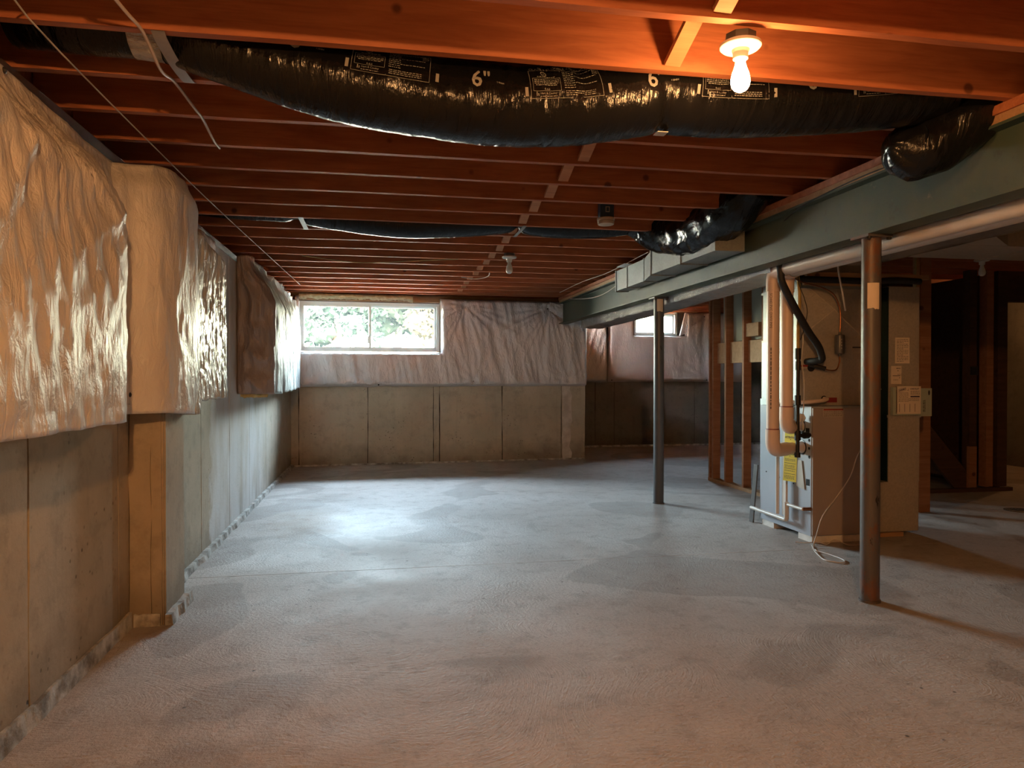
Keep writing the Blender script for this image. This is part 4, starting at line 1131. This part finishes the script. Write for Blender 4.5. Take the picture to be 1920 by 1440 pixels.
tag(MB().box(3.15, 3.72, 4.99, 5.02, 1.925, 1.955).build('support_lath', m_pine), 'narrow wooden lath just over the creased plenum front', 'board')

rt = thing('return_duct', 'dull tall return air duct to the right of the furnace', 'duct', (3.95, 5.2, .02))
MB().box(3.875, 4.14, 5.0, 5.55, .93, 1.93).build('upper_duct', m_galv_d, rt)
MB().box(3.872, 4.143, 4.995, 5.55, .415, .93).build('lower_duct', m_galv_d, rt)
MB().box(3.70, 4.143, 5.0, 5.55, .03, .415).build('boot', m_galv_d, rt)
MB().box(3.862, 4.15, 4.985, 5.0, .915, .935).build('seam', m_galv_d, rt)
MB().box(3.69, 3.874, 5.09, 5.5, .415, 1.98).build('filter_rack', plain('cool_teal_tint', (.022, .05, .045), (.014, .032, .03), 3, .3, .5), rt)
MB().box(3.866, 3.8745, 5.004, 5.09, .42, 1.925).build('side_tint_sheet', bpy.data.materials['cool_teal_tint'], rt)  # added sheet, its teal paints cool window light on the side face
MB().box(3.695, 3.866, 5.07, 5.09, 1.13, 1.138).build('rack_rod', m_wire, rt)
MB().box(3.72, 3.78, 5.075, 5.09, .69, .80).build('rack_tag', m_label, rt)
tag(MB().box(3.68, 3.98, 4.96, 4.995, 0, .028).build('wood_shim', m_pine), 'short wooden strip under the return duct', 'board')

# papers on the return duct
def paper(name, x0, x1, z0, z1, y, mat, label, cat='paper'):
    t = thing(name, label, cat, ((x0 + x1) / 2, y, z0)); MB().box(x0, x1, y - .0015, y, z0, z1).build('sheet', mat, t)
    return t, plane_map((x0, y - .0022, z0), (1, 0, 0), (0, 0, 1), (0, 0, 0))
t, fm = paper('service_form', 3.93, 4.055, 1.335, 1.535, 4.9995, m_paper, 'printed service form stuck high on the return duct')
mm = MB()
for k in range(15): greek(mm, .012, .113 if k % 4 else .07, .015 + k * .012, .004, fm, rp, .014)
mm.build('print', m_inkg, t)
t, fm = paper('filter_card', 3.895, 3.985, 1.175, 1.315, 4.9995, m_paper, 'small card stuck below the service form on the return duct')
mm = MB(); put_rect(mm, .012, .08, .062, .066, fm)
put_text(mm, 'A.F.C.', .016, (.055, .068), fm); greek(mm, .045, .08, .118, .006, fm, rp, .01); greek(mm, .02, .06, .03, .003, fm, rp, .012); put_rect(mm, .055, .063, .10, .106, fm); put_rect(mm, .07, .076, .045, .051, fm)
mm.build('print', m_ink, t)
pk = thing('document_pocket', 'clear pocket hung on the return duct holding papers', 'pocket', (4.0, 4.97, .93))
MB().box(3.88, 4.125, 4.955, 4.985, .935, .952).box(3.88, 3.905, 4.955, 4.985, .952, 1.15).build('pocket_body', m_paper_g, pk)
t, fm = paper('checklist', 3.912, 4.118, .945, 1.158, 4.953, m_paper, 'printed checklist sheet in the pocket on the return duct')
mm = MB(); put_text(mm, 'CHECKLIST', .0155, (.112, .188), fm, 'l', 0, 1., .0004)
put_frame(mm, .012, .075, .175, .196, .002, lambda x, y: fm(x, y + (x - .04) * .25)); greek(mm, .018, .07, .181, .009, lambda x, y: fm(x, y + (x - .04) * .25), rp, .009)
mm.add([fm(.088, .186), fm(.093, .178), fm(.104, .203), fm(.093, .184)], [(0, 1, 2, 3)])
put_rect(mm, .115, .195, .128, .138, fm); mm.build('print', m_inkp, t)
mm = MB()
for k in range(8): greek(mm, .012, .098, .095 + k * .0095, .003, fm, rp, .012)
for k in range(4): greek(mm, .115, .198, .148 + k * .0085, .003, fm, rp, .012)
for k in range(3): greek(mm, .1, .19, .10 + k * .008, .003, fm, rp, .012)
for k in range(4): put_rect(mm, .018 + k * .045, .022 + k * .045, .015, .078, fm)
mm.build('small_print', m_inkg, t)
t, fm = paper('inspection_card', 4.125, 4.222, .925, 1.142, 4.962, m_paper_g, 'pale green card jutting out right of the checklist')
mm = MB(); c_ = (.072, .182)
mm.add([fm(c_[0] + .008 * math.cos(a * .5236), c_[1] + .02 * math.sin(a * .5236)) for a in range(12)], [tuple(range(12))])
for k in range(3): greek(mm, 0, .09, 0, .0045, (lambda k: lambda x, y: fm(.02 + k * .008 + y, .035 + x))(k), rp, .012)
mm.build('print', m_ink, t)

# ================================================================== PIPES
def bendpath(pts, r, n=6):
    P_ = [Vector(p) for p in pts]; out = [P_[0]]
    for a, b, c in zip(P_, P_[1:], P_[2:]):
        d1 = (a - b).normalized(); d2 = (c - b).normalized(); s_ = b + d1 * r; e = b + d2 * r
        for k in range(n + 1):
            t = k / n; out.append(s_ * (1 - t) ** 2 + b * 2 * t * (1 - t) + e * t * t)
    out.append(P_[-1]); return out
def vent(label, xv, yv, hole, xh, zh, seed):
    t = thing('vent_pipe', label, 'pipe', (xv, yv, hole[2]))
    R = .0445
    zb_ = hole[2]
    MB().tube([(xv, yv, zb_ + .13), (xv, yv, zh - .09)], R, 20).build('riser', m_pvc, t, True)
    MB().tube([(xh, -2.8, zh), (xh, yv - .09, zh)], R, 20).build('overhead_run', m_pvc_w, t, True)
    el = MB().tube(bendpath([(xv, yv, zb_ + .15), (xv, yv, zb_), (xv + (hole[0] - xv) * .45, yv + (hole[1] - yv) * .45, zb_)], .075, 8), R + .006, 20)
    el.build('lower_elbow', m_pvc, t, True)
    MB().tube([(xv + (hole[0] - xv) * .4, yv + (hole[1] - yv) * .4, zb_), hole], R, 20).build('inlet_stub', m_pvc, t, True)
    if abs(xh - xv) < .02: p = [(xv, yv, zh - .14), (xv, yv, zh), (xv, yv - .14, zh)]
    else: p = [(xv, yv, zh - .14), (xv, yv, zh), (xh, yv - .14, zh)]
    MB().tube(bendpath(p, .075, 8), R + .006, 20).build('upper_elbow', m_pvc_w if 0 else m_pvc, t, True)
    MB().tube([(xv, yv, zb_ + .148), (xv, yv, zb_ + .158)], R + .001, 20).build('primer_ring', plain('primer_stain', (.30, .10, .10), None, 8, .5), t, True)
    return t
v1 = vent('front left plastic vent pipe dropping to the lower furnace inlet', 2.79, 4.81, (3.13, 4.985, .70), 2.79, 1.985, 1)
v2 = vent('right plastic vent pipe dropping to the upper furnace inlet', 2.92, 4.845, (3.13, 5.0, .86), 2.895, 1.985, 2)
# lettering up the first riser
az0 = math.atan2(-4.81, -2.79) - .25
mm = MB(); fm = lambda x, y: Vector((2.79 + .0452 * math.cos(az0 + y / .0445), 4.81 + .0452 * math.sin(az0 + y / .0445), 1.78 - x))
put_text(mm, 'SCH40 PVC DWV PIPE', .026, (-.05, -.012), fm); greek(mm, .34, .78, -.006, .008, fm, rp, .02)
mm.build('pipe_print', m_inkg, v1)

# condensate drain
dp = thing('drain_pipe', 'slim white drain pipe standing beside the furnace side', 'pipe', (3.07, 5.21, .15))
RD = .0145
MB().tube([(3.065, 5.21, .16), (3.065, 5.21, 1.0)], RD, 12).build('standpipe', m_pvc_w, dp, True)
MB().lathe((3.065, 5.21, .99), [(.019, 0), (.021, .02), (.021, .05), (.016, .052)], 14).build('top_cup', m_pvc_w, dp, True)
MB().tube([(3.065, 5.62, .135), (3.065, 5.13, .135)], RD, 12).build('floor_run', m_pvc_w, dp, True)
MB().tube(bendpath([(3.065, 5.08, .27), (3.065, 5.08, .135), (3.065, 5.2, .135)], .02, 4), .018, 12).build('drop', m_pvc_w, dp, True)
MB().tube([(3.065, 5.10, .255), (3.065, 4.86, .255)], .012, 12).build('side_run', m_pvc_w, dp, True)
MB().tube([(3.065, 4.87, .255), (3.13, 4.86, .255)], .014, 10).build('copper_tip', m_copper, dp, True)
MB().box(3.078, 3.095, 5.115, 5.165, .16, .98).build('backing_strip', m_pvc_w, dp)
cd = thing('condensate_tube', 'short white condensate tube leaving the coil box', 'pipe', (3.2, 4.95, 1.04))
MB().tube(catmull([(3.335, 5.02, 1.065), (3.33, 4.97, 1.06), (3.24, 4.93, 1.05), (3.10, 4.96, 1.04), (3.05, 5.08, 1.04), (3.062, 5.205, 1.03)], 6), .0145, 12).build('tube', m_pvc, cd, True)

# gas pipe
gp = thing('gas_pipe', 'black iron gas pipe with yellow flexible line beside the furnace', 'pipe', (3.03, 4.83, .66))
GX, GY = 3.015, 4.855
MB().tube([(GX, GY, .665), (GX, GY, 1.42)], .0135, 12).build('iron_riser', m_iron, gp, True)
for z in (1.06, .80): MB().tube([(GX, GY, z - .035), (GX, GY, z + .035)], .022, 12).build('fitting', m_iron, gp, True)
MB().tube([(GX, GY, .64), (GX, GY, .675)], .021, 12).build('drip_cap', m_iron, gp, True)
MB().tube([(GX, GY, 1.36), (GX, GY, 1.44)], .021, 12).build('fitting', m_iron, gp, True)
MB().tube([(GX + .02, GY, .80), (GX + .06, GY, .80), (FX0, GY + .03, .80)], .0135, 12).build('branch', m_iron, gp, True)
MB().tube([(GX + .05, GY, .80), (GX + .09, GY + .01, .80)], .024, 12).build('union', m_iron, gp, True)
MB().tube(catmull([(GX, GY, 1.43), (GX, GY, 1.6), (GX + .012, GY, 1.8), (GX + .005, GY + .02, 2.02)], 6), .012, 10).build('yellow_line', m_yellow, gp, True)
MB().box(GX + .01, GX + .075, GY - .008, GY + .008, 1.305, 1.318).build('valve_handle', m_red, gp)
MB().tube([(GX, GY - .002, 1.28), (GX, GY - .002, 1.345)], .02, 10).build('valve_body', m_iron, gp, True)
MB().lathe((3.09, 4.93, .925), [(.03, -.012), (.034, 0), (.03, .012)], 7, (-.5, -.8, 0)).build('regulator_knob', m_pvc_w, gp)
cable('control_wire', [(3.03, 4.84, 1.62), (3.045, 4.835, 1.5), (3.03, 4.83, 1.36), (3.05, 4.83, 1.2), (3.06, 4.85, 1.02), (3.045, 4.84, .92), (3.05, 4.84, .84)], .004, m_wire, 'thin white control wire beside the black gas pipe')
cable('low_voltage_wire', [(2.96, 4.78, 2.03), (2.99, 4.80, 1.9), (3.03, 4.80, 1.8), (3.06, 4.81, 1.7), (3.04, 4.82, 1.58), (3.02, 4.83, 1.50)], .003, m_black, 'thin dark wire looping beside the yellow gas line')

# yellow tag hanging on the gas pipe
tg = thing('warning_tag', 'long yellow warning tag hanging at the furnace side', 'tag', (3.0, 4.93, .45))
O = Vector((3.005, 5.03, .448)); ta = Vector((.03, -.125, 0)); tb = Vector((-.004, -.03, .365))
w_ = ta.length; h_ = tb.length; tan_ = ta.normalized(); tbn = tb.normalized(); tn = tan_.cross(tbn).normalized()
MB().obox(O + ta / 2 + tb / 2, ta / 2, tb / 2, tn * .0008).build('card', m_tagy, tg)
fm = lambda x, y: O + tan_ * x + tbn * y + tn * .0016
mm = MB()
for y in (.325, .20): put_text(mm, 'ATTENTION', .0205, (.006, y), fm, 'l', 0, .92, .0006); mm.add([fm(.055, y - .006), fm(.06, y - .014), fm(.065, y - .006)], [(0, 1, 2)])
for y in (.25, .135, .095, .055): put_rect(mm, .008, .12, y, y + .003, fm)
for k, y in enumerate((.29, .28, .235, .225, .165, .155, .118, .108, .078, .038, .028, .018)): greek(mm, .012, .112, y, .0035, fm, rp, .012)
mm.build('print', m_ink, tg)
tag(MB().prism([(0, 0), (.12, -.015), (.08, .2), (.03, .2)], (3.128, 5.06, .40), (0, -1, 0), (0, 0, 1), (-1, 0, 0), .002).build('instruction_card', m_label), 'plain card on the furnace side behind the yellow tag', 'card')

# refrigerant hose, copper line and filter
cable('suction_hose', [(2.745, 4.65, 2.03), (2.755, 4.65, 1.96), (2.77, 4.655, 1.885), (2.90, 4.70, 1.71), (3.05, 4.78, 1.56), (3.16, 4.83, 1.46), (3.205, 4.86, 1.405), (3.225, 4.88, 1.362), (3.205, 4.92, 1.35), (3.19, 4.97, 1.348), (3.19, 5.02, 1.345)], .0255, m_black, 'thick black insulated hose curving down to the coil box', 'hose', 6, 14)
cl = thing('refrigerant_line', 'thin copper refrigerant line with a grey filter can', 'pipe', (3.4, 4.95, 1.3))
MB().tube(catmull([(2.95, 4.82, 2.03), (2.98, 4.84, 1.95), (3.10, 4.88, 1.92), (3.24, 4.92, 1.90), (3.36, 4.94, 1.85), (3.42, 4.95, 1.74), (3.425, 4.95, 1.62), (3.42, 4.95, 1.57)], 8), .0055, 8).build('upper_line', m_copper, cl, True)
MB().lathe((3.42, 4.95, 1.405), [(.008, -.02), (.012, -.004), (.033, 0), (.036, .012), (.036, .13), (.033, .142), (.012, .146), (.008, .165)], 20).build('filter_can', m_grey_metal, cl, True)
mm = MB(); fm = lambda x, y: Vector((3.42 + .0365 * math.sin(x / .036 - .5), 4.95 - .0365 * math.cos(x / .036 - .5), 1.43 + y))
for k in range(4): put_rect(mm, .006, .012, .01 + k * .022, .02 + k * .022, fm)
mm.build('can_print', m_label, cl)
MB().tube(catmull([(3.42, 4.95, 1.39), (3.418, 4.95, 1.34), (3.39, 4.95, 1.285), (3.33, 4.95, 1.28), (3.29, 4.95, 1.295)], 8), .0055, 8).build('lower_line', m_copper, cl, True)
MB().tube([(3.30, 4.95, 1.292), (3.22, 4.97, 1.315), (3.215, 5.018, 1.32)], .017, 12).build('line_sleeve', m_black, cl, True)
cable('plastic_rod', [(3.285, 4.78, 2.035), (3.30, 4.79, 1.98), (3.34, 4.80, 1.83), (3.362, 4.80, 1.715)], .007, m_pvc_w, 'white plastic rod hanging down in front of the plenum', 'rod', 4)
cable('overhead_hose', [(3.08, 4.97, 1.965), (3.2, 4.96, 1.962), (3.45, 4.97, 1.962), (3.7, 4.97, 1.96), (3.9, 4.965, 1.972), (4.12, 4.97, 1.968)], .024, m_black, 'black insulated hose running across above the return duct', 'hose', 6, 12)
cable('hose_drop', [(3.685, 4.985, 2.0), (3.695, 4.985, 1.95), (3.70, 5.0, 1.8), (3.70, 5.02, 1.55)], .013, m_black, 'black cable dropping between the plenum and the return duct', 'cable', 6, 8)

# white wire from the furnace to the floor
cable('thermostat_wire', [(3.62, 4.84, .80), (3.48, 4.81, .66), (3.40, 4.79, .50), (3.28, 4.77, .36), (3.14, 4.73, .23), (3.07, 4.70, .10), (3.02, 4.66, .02), (2.96, 4.5, .006), (2.93, 4.38, .006), (2.99, 4.30, .006), (3.05, 4.36, .006), (3.05, 4.5, .006), (3.03, 4.65, .006), (3.09, 4.79, .006)], .0042, m_wire, 'white wire trailing from the furnace to a loop on the floor', 'cable')
cable('wire_scrap', [(3.03, 4.90, .006), (3.08, 4.84, .012), (3.16, 4.82, .02), (3.22, 4.80, .006), (3.30, 4.82, .03), (3.36, 4.75, .006), (3.46, 4.74, .006)], .0035, m_wire, 'tangled white wire scrap on the floor at the furnace foot', 'cable')

# ================================================================== RIGHT SIDE: framing, stairs, side room
tag(MB().box(4.815, 4.925, 5.80, 5.838, 0, 2.34).build('wall_stud', m_stud), 'tall wooden stud standing right of the return duct', 'stud')
tag(MB().box(4.775, 4.813, 5.81, 5.85, .0, 2.34).build('wall_stud', m_pine), 'thin pale stud doubled against the tall stud', 'stud')
cable('power_cable', [(4.765, 5.80, 2.34), (4.766, 5.803, 2.0), (4.766, 5.803, 1.7), (4.766, 5.803, 1.4), (4.766, 5.803, 1.2)], .007, m_ywire, 'yellow cable running down beside the tall stud', 'cable', 6)
st = thing('staircase', 'dark wooden staircase behind the furnace area', 'stairs', (5.6, 7.3, 0))
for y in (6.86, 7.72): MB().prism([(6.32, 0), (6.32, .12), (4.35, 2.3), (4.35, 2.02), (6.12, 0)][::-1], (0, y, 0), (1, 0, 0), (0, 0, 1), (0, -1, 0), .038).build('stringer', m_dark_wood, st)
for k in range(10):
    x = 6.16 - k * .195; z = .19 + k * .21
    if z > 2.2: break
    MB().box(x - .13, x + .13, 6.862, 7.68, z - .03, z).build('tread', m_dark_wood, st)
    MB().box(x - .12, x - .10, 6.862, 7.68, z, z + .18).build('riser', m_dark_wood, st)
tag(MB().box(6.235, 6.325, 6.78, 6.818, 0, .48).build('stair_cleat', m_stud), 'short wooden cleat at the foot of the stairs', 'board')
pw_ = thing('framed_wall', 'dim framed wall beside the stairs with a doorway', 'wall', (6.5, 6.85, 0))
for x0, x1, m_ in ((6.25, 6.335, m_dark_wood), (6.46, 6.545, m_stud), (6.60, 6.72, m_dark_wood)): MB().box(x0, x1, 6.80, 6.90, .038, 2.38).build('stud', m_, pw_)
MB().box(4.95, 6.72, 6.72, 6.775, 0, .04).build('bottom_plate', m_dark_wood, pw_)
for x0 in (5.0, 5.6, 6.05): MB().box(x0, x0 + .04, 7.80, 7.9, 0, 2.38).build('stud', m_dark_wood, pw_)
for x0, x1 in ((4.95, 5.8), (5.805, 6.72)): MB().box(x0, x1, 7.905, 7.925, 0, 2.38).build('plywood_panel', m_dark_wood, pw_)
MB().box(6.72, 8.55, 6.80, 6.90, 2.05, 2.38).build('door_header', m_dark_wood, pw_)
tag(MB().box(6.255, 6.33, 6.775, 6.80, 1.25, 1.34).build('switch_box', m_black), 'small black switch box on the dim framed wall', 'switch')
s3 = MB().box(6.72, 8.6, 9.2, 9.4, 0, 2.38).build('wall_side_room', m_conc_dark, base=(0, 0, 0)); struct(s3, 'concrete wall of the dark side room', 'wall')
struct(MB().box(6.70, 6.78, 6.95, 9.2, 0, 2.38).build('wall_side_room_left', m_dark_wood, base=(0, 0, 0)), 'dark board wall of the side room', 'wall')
fdn = thing('floor_drain', 'round dark floor drain near the right edge', 'drain', (5.80, 5.72, 0))
MB().lathe((5.80, 5.72, 0), [(.13, 0), (.13, .004), (.115, .006), (.02, .006)], 28).build('drain_ring', m_iron, fdn)
for k in range(5): MB().box(5.72 + k * .035, 5.735 + k * .035, 5.65, 5.79, .006, .008).build('slot', m_void, fdn)

for o in sc.objects:
    if o.parent and ('print' in o.name): o['kind'] = 'stuff'
